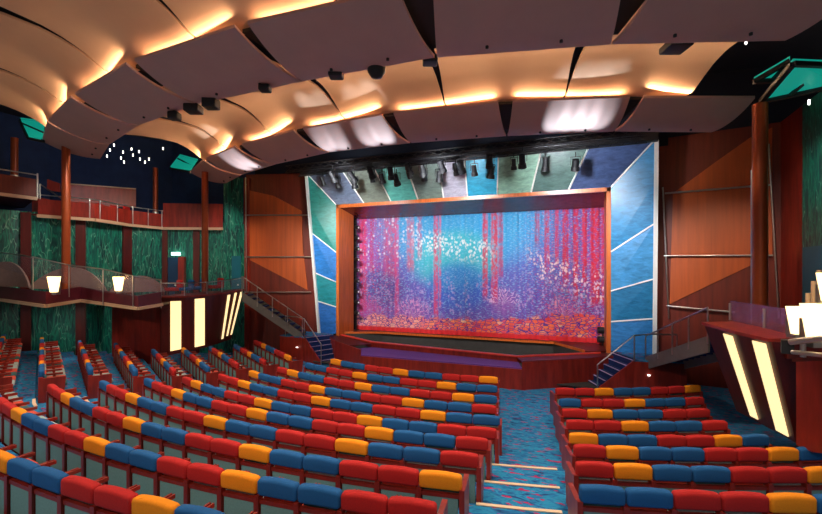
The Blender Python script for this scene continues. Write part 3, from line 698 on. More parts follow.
for sg, nm in ((1, 'beside the leaning box steps'), (-1, 'beside the green wall side steps')):
    handrail([(sg*5.75, -2.2, .95), (sg*6.95, -1.8, 2.0), (sg*7.5, -1.6, 2.05), (sg*8.3, -1.45, 2.05)], 'steel handrail with posts %s' % nm, [.02, 1.1, None, 1.1])
def frail(fl, sd, w, label):
    a, b = Vector(fl[0]), Vector(fl[1]); pts, fz = [], []
    for i in range(5):
        q = a.lerp(b, i/4)+sd*w; pts.append(q+Vector((0, 0, .9))); fz.append(q.z-.05)
    handrail(pts, label, fz)
tow = lambda s_, p: s_ if s_.dot(CAM-Vector(p)) > 0 else -s_
frail(FLL, tow(sL, FLL[0]), .58, 'steel handrail climbing the staircase towards the green wall')
frail(FLR, tow(sR, FLR[0]), .58, 'steel handrail climbing the staircase towards the leaning box')

# ------------------------------------------------------------------ lit boxes
def polyline_face(top, bot, s):
    """points along two polylines of equal count at param s (0..1)"""
    n_ = len(top)-1; i = min(n_-1, int(s*n_)); f = s*n_-i
    return top[i].lerp(top[i+1], f), bot[i].lerp(bot[i+1], f)
def box_front(t, top, bot, strips, outward):
    n_ = len(top)-1
    def fn(s_, v, o=0): a, c = polyline_face(top, bot, s_); return a.lerp(c, v)+outward*o
    m_ = MB(); m_.grid(lambda u, v: fn(u, v), n_*8, 6, -outward*.2, False); m_.build('front_face', 'wood_dark', t, world=True)
    for s0, s1, v0, v1 in strips:
        m_ = MB(); m_.grid(lambda u, v: fn(lerp(s0, s1, u), lerp(v0, v1, v), .012), 3, 12, outward*.025, False)
        o = m_.build('light_strip', 'strip', t, world=True); o['label'] = 'glowing warm strip'
# right leaning box
tR = [atz(704, 324.5, 3.0), atz(738, 334, 3.0), atz(772, 342, 3.0)]
bR = [at(736.7, 411, 10.4), at(765, 426, 9.3), at(796, 443, 8.35)]
ob = thing('balcony_box', bR[0], 'dark wooden box front leaning outwards with two wide glowing strips', 'balcony box')
oR = Vector((-1, -.25, 0)).normalized()
box_front(ob, tR, bR, [(.305, .425, .04, .955), (.735, .92, .03, .965)], oR)
back = Vector((2.6, 1.0, 0))
m_ = MB(); m_.prism([tR[0]-oR*-.06, tR[1]-oR*-.06, tR[2]-oR*-.06, tR[2]-oR*.7+Vector((.1, .25, 0)), tR[0]-oR*.7+Vector((.0, .25, 0))], .06); m_.build('ledge', 'wood', ob, world=True)
m_ = MB(); m_.prism([tR[2]-oR*.2, bR[2]-oR*.2, bR[2]-oR*2.2, tR[2]-oR*2.8], vec=Vector((.02, .12, 0))); m_.build('end_wall', 'wood_dark', ob, world=True)
m_ = MB(); m_.prism([tR[0]-oR*.2, bR[0]-oR*.2, bR[0]-oR*2.2, tR[0]-oR*2.8], vec=Vector((-.02, -.12, 0))); m_.build('end_wall', 'wood_dark', ob, world=True)
m_ = MB(); m_.prism([tR[0]-oR*.25+Vector((0, 0, -.3)), tR[2]-oR*.25+Vector((0, 0, -.3)), tR[2]-oR*2.7+Vector((0, 0, -.3)), tR[0]-oR*2.7+Vector((0, 0, -.3))], .1); m_.build('deck', 'wood_dark', ob, world=True)
# glass balustrade on the right box
g0, g1_, g2_ = atz(730, 320, 3.06), atz(764, 328, 3.06), atz(792, 335, 3.06)
gt = thing('glass_balustrade', g0, 'glass balustrade with violet reflection tint and posts on the leaning box', 'balustrade', 'glass balustrades')
m_ = MB()
for a, b_ in ((g0, g1_), (g1_, g2_)): m_.prism([a, b_, b_+Vector((0, 0, .48)), a+Vector((0, 0, .48))], vec=Vector((.02, .005, 0)))
m_.build('pane', 'glass_reflect_tint', gt, world=True)
for g in (g0, g1_, g2_): MB().bar(g-Vector((0, 0, .0)), g+Vector((0, 0, .42)), .04).build('post', 'steel', gt, world=True)

# left lit box
topL = [at(161.3, 298, 18.4), at(184.5, 297.6, 18.9), at(207, 296, 19.8), at(222, 294, 20.6), at(243.5, 290.5, 21.6)]
botL = [at(161.3, 357, 18.6), at(184.5, 352, 18.9), at(207, 347, 19.6), at(217, 344, 20.4), at(231, 339, 21.3)]
ol = thing('balcony_box', botL[0], 'dark wooden box front below the green wall with two wide and three slim glowing strips', 'balcony box')
oL = Vector((.93, -.37, 0)).normalized()
box_front(ol, topL, botL, [(.095, .21, .06, .93), (.36, .47, .04, .95), (.815, .845, .04, .93), (.895, .92, .02, .9), (.965, .99, .02, .9)], oL)
m_ = MB(); m_.prism([p+oL*.08 for p in topL]+[topL[-1]-oL*.4, topL[0]-oL*.4], .07); m_.build('ledge', 'wood', ol, world=True)
m_ = MB(); m_.prism([topL[0]-oL*.2, botL[0]-oL*.2, botL[0]-oL*3, topL[0]-oL*3], vec=(0, .1, 0)); m_.build('end_wall', 'wood', ol, world=True); m_ = MB(); m_.prism([topL[-1]-oL*.2, botL[-1]-oL*.2, botL[-1]-oL*1.2, topL[-1]-oL*1.2], vec=(0, -.1, 0)); m_.build('end_wall', 'wood', ol, world=True)
m_ = MB(); m_.prism([p-oL*.2+Vector((0, 0, -.25)) for p in topL]+[topL[-1]-oL*1.0+Vector((0, 0, -.25)), topL[0]-oL*4+Vector((0, 0, -.25))], .1); m_.build('deck', 'wood_dark', ol, world=True)
gl = thing('glass_balustrade', topL[1], 'clear glass balustrade with posts on the box below the green wall', 'balustrade', 'glass balustrades')
m_ = MB()
for a, b_ in zip(topL, topL[1:]): m_.prism([a+Vector((0, 0, .07)), b_+Vector((0, 0, .07)), b_+Vector((0, 0, .6)), a+Vector((0, 0, .6))], vec=-oL*.02)
m_.build('pane', 'glass', gl, world=True)
m_ = MB(); m_.path([p+Vector((0, 0, .62)) for p in topL], .02); m_.build('top_rail', 'steel', gl, world=True)
for p in topL: MB().tube(p+Vector((0, 0, .07)), p+Vector((0, 0, .62)), .018, 8).build('post', 'steel', gl, world=True)
# lounge chairs on that box
def lounge(px, py, d, top, label):
    p = at(px, py, d); t = thing('lounge_chair', p-Vector((0, 0, .0)), label, 'chair', 'lounge chairs on the box', math.radians(-25))
    rounded(-.3, .3, .25, .38, .3, .78, .05).build('backrest', top, t); rounded(-.29, .29, -.28, .27, .28, .43, .05).build('seat', top, t)
    for x in (-.24, .24):
        for y in (-.22, .22): MB().box(x-.025, x+.025, y-.025, y+.025, 0, .28).build('leg', 'black', t)
for px, py, d, c, l in ((172, 297, 20.3, 'red', 'red lounge chair nearest the plum balcony front, behind the lit box ledge'), (184, 296.5, 20.6, 'blue', 'blue lounge chair just past the red one, behind the lit box ledge'),
                        (196, 295.5, 21.0, 'blue', 'blue lounge chair beside the copper column, behind the lit box ledge'), (214, 294, 21.6, 'red', 'red lounge chair past the copper column, behind the lit box ledge')):
    lounge(px, py, d, c, l)

# ------------------------------------------------------------------ left wall (green panels between red pilasters), upper balcony, folded balcony front
WP = [Vector(p) for p in ((-11.55, -.6, 0), (-11.95, -1.6, 0), (-14.7, -3.0, 0), (-15.2, -4.6, 0), (-15.0, -6.5, 0), (-16.4, -8.2, 0), (-17.0, -12.0, 0))]
mb = MB()
for a, b_ in zip(WP, WP[1:]):
    d = (b_-a).normalized(); nn = Vector((-d.y, d.x, 0)); nn = nn if nn.x < 0 else -nn
    mb.prism([a, b_, b_+nn*.1, a+nn*.1], 6.75)
struct(mb.build('wall_left', 'green'))
# navy upper wall set back
mb = MB(); UP = [Vector((-11.6, .4, 0)), Vector((-16.5, -1.0, 0)), Vector((-19.5, -5.5, 0)), Vector((-20.5, -13, 0))]
for a, b_ in zip(UP, UP[1:]): mb.prism([a+Vector((0, 0, 6.4)), b_+Vector((0, 0, 6.4)), b_+Vector((-.1, .05, 6.4)), a+Vector((-.1, .05, 6.4))], 5.2)
struct(mb.build('wall_left_upper', 'navy'))
def pilaster(pxa, pxb, label, z0=0, z1=6.7):
    def hit(px):
        q = at(px, 270, 1)-CAM; best = None
        for a, b_ in zip(WP, WP[1:]):
            d = b_-a; den = q.x*d.y-q.y*d.x
            if abs(den) < 1e-6: continue
            t = ((a.x-CAM.x)*d.y-(a.y-CAM.y)*d.x)/den; s = ((a.x-CAM.x)*q.y-(a.y-CAM.y)*q.x)/den
            if 0 <= s <= 1 and t > 0 and (best is None or t < best[0]): best = (t, CAM+q*t)
        return best[1] if best else None
    a, b_ = hit(pxa), hit(pxb)
    if a is None or b_ is None: return
    a.z = b_.z = z0; d = (b_-a).normalized(); nn = Vector((-d.y, d.x, 0)); nn = nn if nn.dot(CAM-a) > 0 else -nn
    m_ = MB(); m_.prism([a, b_, b_+nn*.12, a+nn*.12], z1-z0); tag(m_.build('pilaster', 'wood_dark'), label, 'pilaster', 'red pilasters on the green wall')
for (a, b_), l in zip(((21, 31.5), (76, 86), (122, 130.5), (163, 168), (194, 200)), ('red pilaster on the green wall below the raised end of the gallery', 'red pilaster on the green wall beside the tall copper column', 'red pilaster on the green wall under the gallery middle', 'red pilaster on the green wall at the gallery end', 'red pilaster beside the copper column at the lit box')):
    pilaster(a, b_, l)
m_ = MB(); m_.prism([Vector((-11.62, -.68, 0)), Vector((-11.3, -.62, 0)), Vector((-11.3, -.5, 0)), Vector((-11.62, -.5, 0))], 9.2); tag(m_.build('pilaster', 'wood'), 'tall red pilaster between green wall and the stage side wall', 'pilaster', 'red pilasters on the green wall')
m_ = MB(); a, b_ = Vector((-11.6, -.75, 6.7)), Vector((-11.98, -1.65, 6.7)); m_.prism([a, b_, b_+Vector((-.1, .03, 0)), a+Vector((-.1, .03, 0))], 2.5); tag(m_.build('wall_panel', 'green'), 'tall green wall strip beside the red pilaster above the gallery', 'wall panel')
# doors in the wall
def walldoor(px0, px1, y0, y1, seg, mm, label, nm):
    a, b_ = WP[seg], WP[seg+1]; d = (b_-a).normalized(); nn = Vector((-d.y, d.x, 0)); nn = nn if nn.dot(CAM-a) > 0 else -nn
    q = [onwall(a, b_, px0, y0), onwall(a, b_, px1, y0), onwall(a, b_, px1, y1), onwall(a, b_, px0, y1)]
    m_ = MB(); m_.prism([p+nn*.01 for p in q], vec=nn*.05); o = m_.build(nm, mm)
    struct(o); o['label'] = label
    h = q[2].lerp(q[0], .35)+nn*.06; MB().lathe([(0, -.05), (.05, -.03), (.05, .03), (0, .05)], 10, h).build('door_handle', 'white_trim', o)
    return q, nn
walldoor(231.5, 240.5, 256, 300, 0, 'teal_door', 'teal door beside the stage side wall', 'door_1')
walldoor(168.5, 180, 257.5, 300, 1, 'blue_door', 'dark blue door under the lit sign', 'door_2')
q = [onwall(WP[1], WP[2], *p) for p in ((180.5, 257), (186, 257), (186, 300), (180.5, 300))]
m_ = MB(); m_.prism(q, vec=Vector((.3, -.4, 0))); tag(m_.build('door_side_panel', 'wood'), 'narrow red wood panel beside the dark blue door', 'panel')
p = onwall(WP[1], WP[2], 178, 254); m_ = MB(); m_.box(-.2, .2, -.12, .0, -.08, .08); o = m_.build('lit_sign', 'sign'); o.location = p+Vector((.1, -.18, 0)); o.rotation_euler = (0, 0, math.radians(28)); tag(o, 'small glowing pale green sign above the dark blue door', 'sign')

# upper gallery: fascia polyline just in front of the wall
FP = [(-12.0, -1.75), (-14.6, -3.1), (-14.9, -4.6), (-14.5, -6.5), (-15.9, -7.9)]
FPz = [6.35, 6.35, 6.38, 6.42, 6.5]
ga = thing('gallery_balcony', (-14.6, -4, 6.35), 'red wooden upper gallery with cream lower edge above the green wall', 'balcony')
A3 = [Vector((x, y, z)) for (x, y), z in zip(FP, FPz)]
m_ = MB(); c_ = MB()
for i, (a, b_) in enumerate(zip(A3, A3[1:])):
    h = Vector((0, 0, 1.35 if i == 0 else .78))
    m_.prism([a+Vector((0, 0, .12)), b_+Vector((0, 0, .12)), b_+h, a+h], vec=(-.06, .06, 0)); c_.bar(a+Vector((.03, -.03, .06)), b_+Vector((.03, -.03, .06)), .16, .13)
m_.build('fascia', 'wood', ga, world=True); c_.build('lower_edge', 'cream', ga, world=True)
m_ = MB(); m_.prism([a+Vector((0, 0, .1)) for a in A3]+[Vector((-20, -9, 6.6)), Vector((-19.3, -5, 6.45)), Vector((-16, -.8, 6.45))], .06); m_.build('deck', 'wood_dark', ga, world=True)
m_ = MB()
for a, b_ in zip(A3[1:], A3[2:]): m_.tube(a+Vector((.02, -.02, .95)), b_+Vector((.02, -.02, .95)), .02)
m_.build('top_rail', 'steel', ga, world=True)
for px in (90, 100, 117, 133, 148, 162):
    for a, b_ in zip(A3[1:], A3[2:]):
        q0 = (a-CAM).dot(ER)/(a-CAM).dot(EF)*FPX+PX0; q1 = (b_-CAM).dot(ER)/(b_-CAM).dot(EF)*FPX+PX0
        if min(q0, q1) <= px <= max(q0, q1):
            f = (px-q0)/(q1-q0); g = a.lerp(b_, f)+Vector((.05, -.05, 0)); MB().tube(g, g+Vector((0, 0, .97)), .022, 8).build('post', 'steel', ga, world=True); break
# wooden screen at the back of the gallery
m_ = MB(); s0, s1 = at(68, 207, 21.3), at(136, 207, 23.2); m_.prism([s0, s1, s1+Vector((0, 0, .95)), s0+Vector((0, 0, 1.12))], vec=(-.08, .05, 0)); o = m_.build('wood_screen', 'wood'); tag(o, 'red panelled screen standing at the back of the gallery', 'screen')
m_ = MB(); m_.bar(s0+Vector((.02, -.02, 1.12)), s1+Vector((.02, -.02, .95)), .1, .05); m_.build('cap', 'cream', o)
for i, (px, l) in enumerate(((78, 'red gallery chair nearest the tall copper column'), (95, 'red gallery chair, second along the gallery screen'), (108, 'red gallery chair, third along the gallery screen'), (121, 'red gallery chair at the far end of the gallery screen'))):
    p = at(px, 216, 20.6+i*.45); t = thing('gallery_chair', Vector((p.x, p.y, 6.62)), l, 'chair', 'gallery chairs', math.radians(-60))
    rounded(-.28, .28, .2, .3, .35, .85, .04).build('backrest', 'red', t); rounded(-.28, .28, -.25, .2, .33, .45, .04).build('seat', 'red', t)
    for x in (-.22, .22):
        for y in (-.2, .22): MB().box(x-.02, x+.02, y-.02, y+.02, 0, .34).build('leg', 'black', t)
# higher end of the gallery
e0, e1 = at(-6, 193, 17.4), at(37.5, 198.5, 18.4)
gb = thing('gallery_box', e0, 'raised gallery box front with steel rail at the edge of the view', 'balcony')
m_ = MB(); m_.prism([e0, e1, e1+Vector((0, 0, .8)), e0+Vector((0, 0, .8))], vec=(-.08, .06, 0)); m_.build('fascia', 'wood_wall', gb, world=True)
m_ = MB(); m_.bar(e0+Vector((.03, -.03, -.02)), e1+Vector((.03, -.03, -.02)), .16, .13); m_.build('lower_edge', 'cream', gb, world=True)
m_ = MB(); m_.prism([e0, e1, e1+Vector((-4, 1.5, 0)), e0+Vector((-4, 0, 0))], .06); m_.build('deck', 'wood_dark', gb, world=True)
m_ = MB(); m_.tube(e0+Vector((0, 0, .98)), e1+Vector((0, 0, .98)), .025); m_.tube(e1, e1+Vector((0, 0, 1.05)), .03); m_.build('top_rail', 'steel', gb, world=True)
h0, h1 = at(40, 184, 18.6), at(62, 199, 19.6); handrail([h0, h1], 'short sloping steel handrail stepping down along the gallery', [h0.z-.85, h1.z-.6])
rs_ = thing('stair_wall', at(46, 196, 19.2), 'bright red stair wall between gallery levels beside the tall copper column', 'wall')
m_ = MB(); a, b_ = at(32, 219, 18.7), at(62, 220, 18.9); m_.prism([a, b_, b_+Vector((0, 0, .75)), a+Vector((0, 0, 1.0))], vec=(-.08, .06, 0)); m_.build('panel', 'wood', rs_, world=True)
m_ = MB(); a, b_ = at(47, 190, 20.2), at(60, 192, 20.4); m_.prism([a, b_, b_+Vector((0, 0, .4)), a+Vector((0, 0, .5))], vec=(-.08, .06, 0)); m_.build('upper_panel', 'wood', rs_, world=True)

# middle balcony with folded plum front
ZP = [at(-8, 298, 17.4), at(0, 299, 17.2), at(46, 305.5, 16.0), at(81, 300, 17.4), at(138, 308, 16.6), at(161.5, 304, 17.9)]
mbf = thing('plum_balcony', ZP[2], 'folded plum balcony front with cream lower edge and red panelled inside', 'balcony')
m_ = MB(); c_ = MB()
tops_ = [.5, .5, .5, .52, .46, .5]
for i, (a, b_) in enumerate(zip(ZP, ZP[1:])):
    m_.prism([a, b_, b_+Vector((0, 0, tops_[i+1])), a+Vector((0, 0, tops_[i]))], vec=(-.09, .05, 0)); c_.bar(a+Vector((.04, -.02, -.02)), b_+Vector((.04, -.02, -.02)), .14, .11)
m_.build('front_panel', 'plum', mbf, world=True); c_.build('lower_edge', 'cream', mbf, world=True)
m_ = MB(); m_.prism([p+Vector((-.05, .03, -.05)) for p in ZP]+[Vector((-12.2, -2.4, 2.95)), Vector((-14.5, -3.4, 2.95)), Vector((-14.9, -4.7, 2.95)), Vector((-14.75, -6.4, 2.95)), Vector((-16.1, -8.3, 3.1))], .08); m_.build('deck', 'wood_dark', mbf, world=True)
# curved booth shapes on the balcony
def reflection(pa, pb, hgt, label):  # solid grey arches standing in for curved reflections in the glass
    pa, pb = Vector(pa), Vector(pb); d = pb-pa; dn = d.normalized(); back_ = Vector((-abs(dn.y), abs(dn.x), 0)).normalized()
    if back_.dot(CAM-pa) > 0: back_ = -back_
    def fn(u, v):
        z = hgt*math.sin(PI*u)**.7*v; return pa+d*u+Vector((0, 0, .02+z))+back_*(.35*math.sin(PI*u))
    m_ = MB(); m_.grid(fn, 24, 4, back_*.1); tag(m_.build('reflection_arch', 'reflection'), label, 'reflection', 'arched booth shapes')
reflection(at(29, 289, 17.5), at(107, 294, 17.9), .95, 'grey arched booth between the two glowing wall lamps')
reflection(at(-34, 287, 17.2), at(29, 288, 17.3), 1.0, 'grey arched booth at the edge of view beside the glowing lamp')
reflection(at(108, 294, 18.0), at(165, 292, 18.6), .7, 'low grey arched booth beyond the second glowing lamp')
gb2 = thing('glass_balustrade', ZP[3]+Vector((0, 0, .6)), 'clear glass balustrade with steel rail along the plum balcony', 'balustrade', 'glass balustrades')
gp = [at(-8, 266, 17.3), at(33, 277, 16.6), at(69, 284, 16.9), at(103, 292, 16.9), at(133, 296, 16.6), at(161, 296, 17.9)]
gtops = [at(-8, 251, 17.3), at(33, 257, 16.6), at(69, 265, 16.9), at(103, 269, 16.9), at(133, 276, 16.6), at(161, 280, 17.9)]
m_ = MB()
for i in range(5): m_.prism([gp[i], gp[i+1], gtops[i+1], gtops[i]], vec=(-.02, .01, 0))
m_.build('pane', 'glass', gb2, world=True)
m_ = MB(); m_.path(gtops, .022); m_.build('top_rail', 'steel', gb2, world=True)
for a, b_ in zip(gp, gtops): MB().tube(a-Vector((0, 0, .5)), b_+Vector((0, 0, .02)), .02, 8).build('post', 'steel', gb2, world=True)

# sconces
def sconce(px, py, d, h, label, glow):
    p = at(px, py, d); rz = math.atan2(ER.y, ER.x); t = thing('wall_lamp', p, label, 'lamp', 'glowing wall lamps', rz)
    k = h/.55
    m_ = MB(); prof = [(-.1, -.27), (.1, -.27), (.16, .28), (-.16, .28)]
    vs = [Vector((x*k, y*k*.6+0, z*k)) for z, w in ((-.27, .1), (.28, .17)) for x, y in ((-w, -w), (w, -w), (w, w), (-w, w))]
    m_.add(vs, [(3, 2, 1, 0), (4, 5, 6, 7), (0, 1, 5, 4), (1, 2, 6, 5), (2, 3, 7, 6), (3, 0, 4, 7)]); m_.build('shade', 'lamp', t)
    m_ = MB(); m_.box(-.07*k, .07*k, -.02, .2*k, -.36*k, -.28*k); m_.box(-.05*k, .05*k, .1*k, .24*k, -.3*k, .05*k); m_.build('bracket', 'steel', t)
    ld = bpy.data.lights.new('lamp_glow', 'POINT'); ld.energy = glow; ld.color = (1, .6, .26); ld.shadow_soft_size = .12
    lo = bpy.data.objects.new('lamp_glow', ld); COL.objects.link(lo); lo.location = p+EF*(-.35)+Vector((0, 0, .2))
sconce(54, 284.5, 15.8, .56, 'glowing tapered wall lamp on the plum balcony, beside the grey arched booth', 14)
sconce(118.5, 284, 16.3, .52, 'glowing tapered wall lamp on the plum balcony nearer the lit box', 14)
sconce(798, 320.5, 7.4, .46, 'slim glowing tapered lamp just past the glass of the leaning box', 5)
sconce(817, 323, 7.0, .6, 'largest glowing tapered lamp above the chrome bracket', 6)
sconce(829, 287, 6.9, .44, 'glowing lamp cut off by the picture edge above the largest lamp', 3)

# nearer balcony beyond the leaning box: chrome bracket, tubes, dark housing, red wall below
cb = thing('chrome_bracket', at(800, 350, 7.2), 'chrome and black fixture holding the big glowing lamps', 'bracket')
m_ = MB(); a = at(790, 342, 7.1); m_.tube(a, at(830, 338, 6.6), .05, 12); m_.tube(at(792, 352, 7.1), at(830, 356, 6.6), .035, 12); m_.tube(at(803, 357, 7.0), at(803, 338, 7.0), .04, 12); m_.build('bar', 'steel', cb, world=True)
m_ = MB(); m_.bar(at(781, 346, 7.3), at(794, 347, 7.2), .2, .22); m_.build('housing', 'black', cb, world=True)
wr = thing('red_balcony', at(812, 400, 7.2), 'dark red panelled balcony wall under the chrome fixture', 'balcony')
m_ = MB(); m_.prism([at(812, 362, 7.3), at(870, 362, 6.4), at(870, 460, 6.4), at(812, 452, 7.3)], vec=EF*.3); m_.build('front_panel', 'wood', wr, world=True)
m_ = MB(); m_.bar(at(800, 360, 7.3), at(870, 358, 6.3), .3, .05); m_.build('ledge', 'wood_dark', wr, world=True)
tb = thing('lamp_tubes', at(810, 303, 7.6), 'amber glass tubes standing behind the big glowing lamps', 'ornament')
for px, y0, y1 in ((808, 293, 305), (813.5, 281, 305), (819, 270, 305)):
    MB().tube(at(px, y1, 7.7), at(px, y0, 7.7), .035, 10).build('tube', 'cream', tb, world=True)

# right wall
mb = MB(); mb.box(11.6, 11.7, -1.9, -.2, 0, 9.4); struct(mb.build('wall_right_pier', 'wood'))
mb = MB(); mb.box(11.6, 11.7, -9, -1.9, 5.0, 9.4); struct(mb.build('wall_right', 'green'))
mb = MB(); mb.box(11.6, 11.7, -9, -1.9, 0, 5.0); struct(mb.build('wall_right_lower', 'teal_door'))

# ------------------------------------------------------------------ columns
def column(px, d, ytop, ybot, wpx, label):
    a, b_ = at(px, ytop, d), at(px, ybot, d); r = wpx/FPX*d/2
    t = thing('column', b_, label, 'column', 'copper columns')
    m_ = MB(); m_.tube(b_, a, r, 28); m_.build('shaft', 'column', t, world=True)
    m_ = MB(); m_.tube(b_, b_+Vector((0, 0, .12)), r*1.15, 28); m_.build('base', 'steel', t, world=True)
column(66, 17.8, 138, 300, 7.4, 'tall copper column rising in front of the plum balcony')
column(205, 20.6, 172, 294, 6.2, 'copper column standing on the lit box below the green wall')
column(155.5, 23.5, 168, 214, 4.6, 'slim copper column at the far end of the gallery')
column(14.5, 20, 138, 178, 6, 'copper column behind the raised gallery box')
column(760, 11.2, 104, 332, 13, 'thick copper column behind the leaning box balustrade')
MB().tube(at(752, 170, 11.4), at(752, 324, 11.4), .03, 8).build('conduit', 'steel')
o = bpy.data.objects['conduit']; tag(o, 'thin steel conduit running beside the thick copper column', 'pipe')

# teal lit ceiling coffers
def coffer(pts, label, bars):
    t = thing('ceiling_coffer', pts[0], label, 'light panel', 'teal lit ceiling panels')
    m_ = MB(); m_.prism(pts, vec=(0, 0, .1)); m_.build('panel', 'teal_lit', t, world=True)
    m_ = MB(); n_ = len(pts)
    for i in range(n_): m_.bar(pts[i]-Vector((0, 0, .02)), pts[(i+1) % n_]-Vector((0, 0, .02)), .12, .1)
    for a, b_ in bars: m_.bar(a-Vector((0, 0, .03)), b_-Vector((0, 0, .03)), .08, .06)
    m_.build('frame', 'black', t, world=True)
zc = 9.0
coffer([atz(761, 101, 8.6), atz(793, 63, 8.9), atz(840, 65, 8.9), atz(840, 84, 8.6)], 'large teal lit ceiling panel above the thick copper column', [(atz(790, 94, 8.6), atz(822, 66, 8.9))])
coffer([atz(754, 81, 9.2), atz(790, 60, 9.5), atz(785, 66, 9.4), atz(772, 80, 9.2)], 'narrow teal lit ceiling wedge beside the large teal panel', [])
coffer([at(20.5, 120, 18.5), at(45, 123, 18.5), at(43, 141, 17.8), at(29, 138, 17.8)], 'small teal lit ceiling panel at the end of the nearer band', [(at(21, 122, 18.3), at(44, 132, 18.0))])
coffer([at(170.5, 168, 23), at(180, 156, 23.6), at(198, 161, 22.6), at(191, 171.5, 22.2)], 'small teal lit ceiling panel at the end of the stage-side band', [(at(178, 158, 23.2), at(194, 166, 22.4))])
# ceiling star lights
i = 0
for px, py in ((114, 146), (110, 151), (107, 157), (123, 153), (131.5, 150), (121, 159), (124, 163), (133, 156), (139, 152.5), (140, 160), (145, 163), (149, 160), (163, 149.5), (746, 43.5), (809, 104)):
    i += 1
    p = at(px, py, 20 if px < 400 else 10.5); m_ = MB(); m_.lathe([(0, -.02), (.018, -.02), (.026, .0), (.026, .1)], 10, Vector((0, 0, 0)))
    o = m_.build('downlight', 'star'); o.location = p; lab = 'tiny white ceiling downlight, %s in the cluster by the nearer band end' % ORD[min(i, 13)]
    if px == 746: lab = 'single white downlight in the dark ceiling above the teal panel'
    if px == 809: lab = 'single white downlight below the large teal panel'
    tag(o, lab, 'downlight', 'white ceiling downlights')

# ------------------------------------------------------------------ black housings under the nearer band
def can(px, py, d, w, h, label, dome=False):
    p = at(px, py-3.5, d); t = thing('spotlight_housing', p, label, 'spotlight', 'black housings under the nearer ceiling band', math.atan2(ER.y, ER.x))
    if dome: MB().lathe([(.0, -h*.6), (w*.3, -h*.5), (w*.5, -.1*h), (w*.52, h*.4)], 18).build('body', 'black', t)
    else: rounded(-w/2, w/2, -w/2, w/2, -h/2, h/2, .04).build('body', 'black', t)
    MB().box(-w*.12, w*.12, -w*.12, w*.12, h*.35, h*.35+.35).build('hanger', 'black', t)
for px, py, d, w, h, l, dm in ((174.5, 119.5, 13, .3, .22, 'black housing, first from the green-wall end', 0), (193.5, 112.5, 12.6, .42, .22, 'long black housing, second from the green-wall end', 0), (211, 107, 12.2, .38, .28, 'black housing, third from the green-wall end', 0),
                          (265, 92, 11.2, .28, .16, 'small black housing, fourth from the green-wall end', 0), (336, 78, 10.6, .34, .16, 'flat black housing left of the dome housing', 0), (376.5, 74.5, 10.3, .42, .3, 'domed black housing under the nearer band', 1),
                          (430, 64, 10, .34, .16, 'black housing beside the middle vault joint', 0), (676, 50, 9.6, .5, .16, 'lone black housing at the stage end of the widest board', 0)):
    can(px, py, d, w, h, l+' of the nearer ceiling band' if 'band' not in l and 'board' not in l else l, dm)

# ------------------------------------------------------------------ stage lighting rig
def pipe(a, b, label):
    t = thing('lighting_truss', a, label, 'truss', 'stage lighting trusses'); a, b = Vector(a), Vector(b); m_ = MB(); d = (b-a)
    for o_ in (Vector((0, 0, 0)), Vector((0, 0, .3)), Vector((0, .26, .15))): m_.tube(a+o_, b+o_, .025, 8)
    m_.build('chord', 'black', t, world=True); m_ = MB(); n_ = 36
    for i in range(n_):
        p, q = a+d*(i/n_), a+d*((i+1)/n_); m_.tube(p, q+Vector((0, 0, .3)), .012, 6); m_.tube(p+Vector((0, 0, .3)), q+Vector((0, .26, .15)), .012, 6)
    m_.build('brace', 'black', t, world=True)
pipe((-7.6, -1.35, 8.85), (7.4, -1.35, 8.85), 'long black lighting truss nearest the blue surround')
pipe((-7.4, -2.6, 8.75), (7.2, -2.6, 8.75), 'long black lighting truss just behind the stage-side ceiling band')
mb = MB(); mb.box(-7.8, 7.8, -1.0, -.75, 9.0, 9.35); tag(mb.build('header_beam', 'black'), 'black header beam across the top of the blue surround', 'beam')
def stagelight(p, aim, L_, r, label, lens=None):
    p, aim = Vector(p), Vector(aim); t = thing('stage_light', p, label, 'stage light', 'stage lights on the trusses')
    d = (aim-p).normalized(); m_ = MB(); m_.tube(p-d*L_*.5, p+d*L_*.2, r*.8, 14); m_.tube(p+d*L_*.2, p+d*L_*.5, r, 14, r*1.12); m_.build('body', 'black', t, world=True)
    m_ = MB(); m_.tube(p+d*L_*.5, p+d*(L_*.5+.012), r*.95, 14); m_.build('lens', lens or 'pit', t, world=True)
    s = d.cross(Vector((0, 0, 1))); s = s.normalized() if s.length > .1 else Vector((1, 0, 0)); m_ = MB()
    for k in (-1, 1): m_.bar(p+s*k*r*1.2, p+s*k*r*1.2+Vector((0, 0, r+.16)), .03, .015)
    m_.bar(p-s*r*1.2+Vector((0, 0, r+.16)), p+s*r*1.2+Vector((0, 0, r+.16)), .03, .02); m_.tube(p+Vector((0, 0, r+.16)), p+Vector((0, 0, r+.34)), .02, 6); m_.build('yoke', 'black', t, world=True)
xs = [-6.2, -5.4, -4.5, -3.6, -3.1, -2.4, -1.8, -1.1, -.4, .3, 1.1, 1.8, 2.7, 3.9, 5.0]
for i, x in enumerate(xs):
    stagelight((x, -1.38, 8.5-.12*(i % 3)), (x*.8+random.uniform(-1, 1), random.uniform(0, 2.5), 2+random.uniform(-1, 3)), .42+.08*(i % 2), .11+.02*(i % 3), 'black stage light on the surround-side truss, %s from the green-wall end' % ORD[i+1], 'coolstar' if i in (5,) else None)
xs = [-4.9, -3.9, -3.0, -2.1, -1.3, -.7, .1, .9, 2.0, 3.2]
for i, x in enumerate(xs):
    stagelight((x, -2.63, 8.38-.1*(i % 2)), (x*.8+random.uniform(-1.5, 1.5), 1.5, 2+random.uniform(-1, 2)), .5, .14, 'black stage light on the band-side truss, %s from the green-wall end' % ORD[i+1])
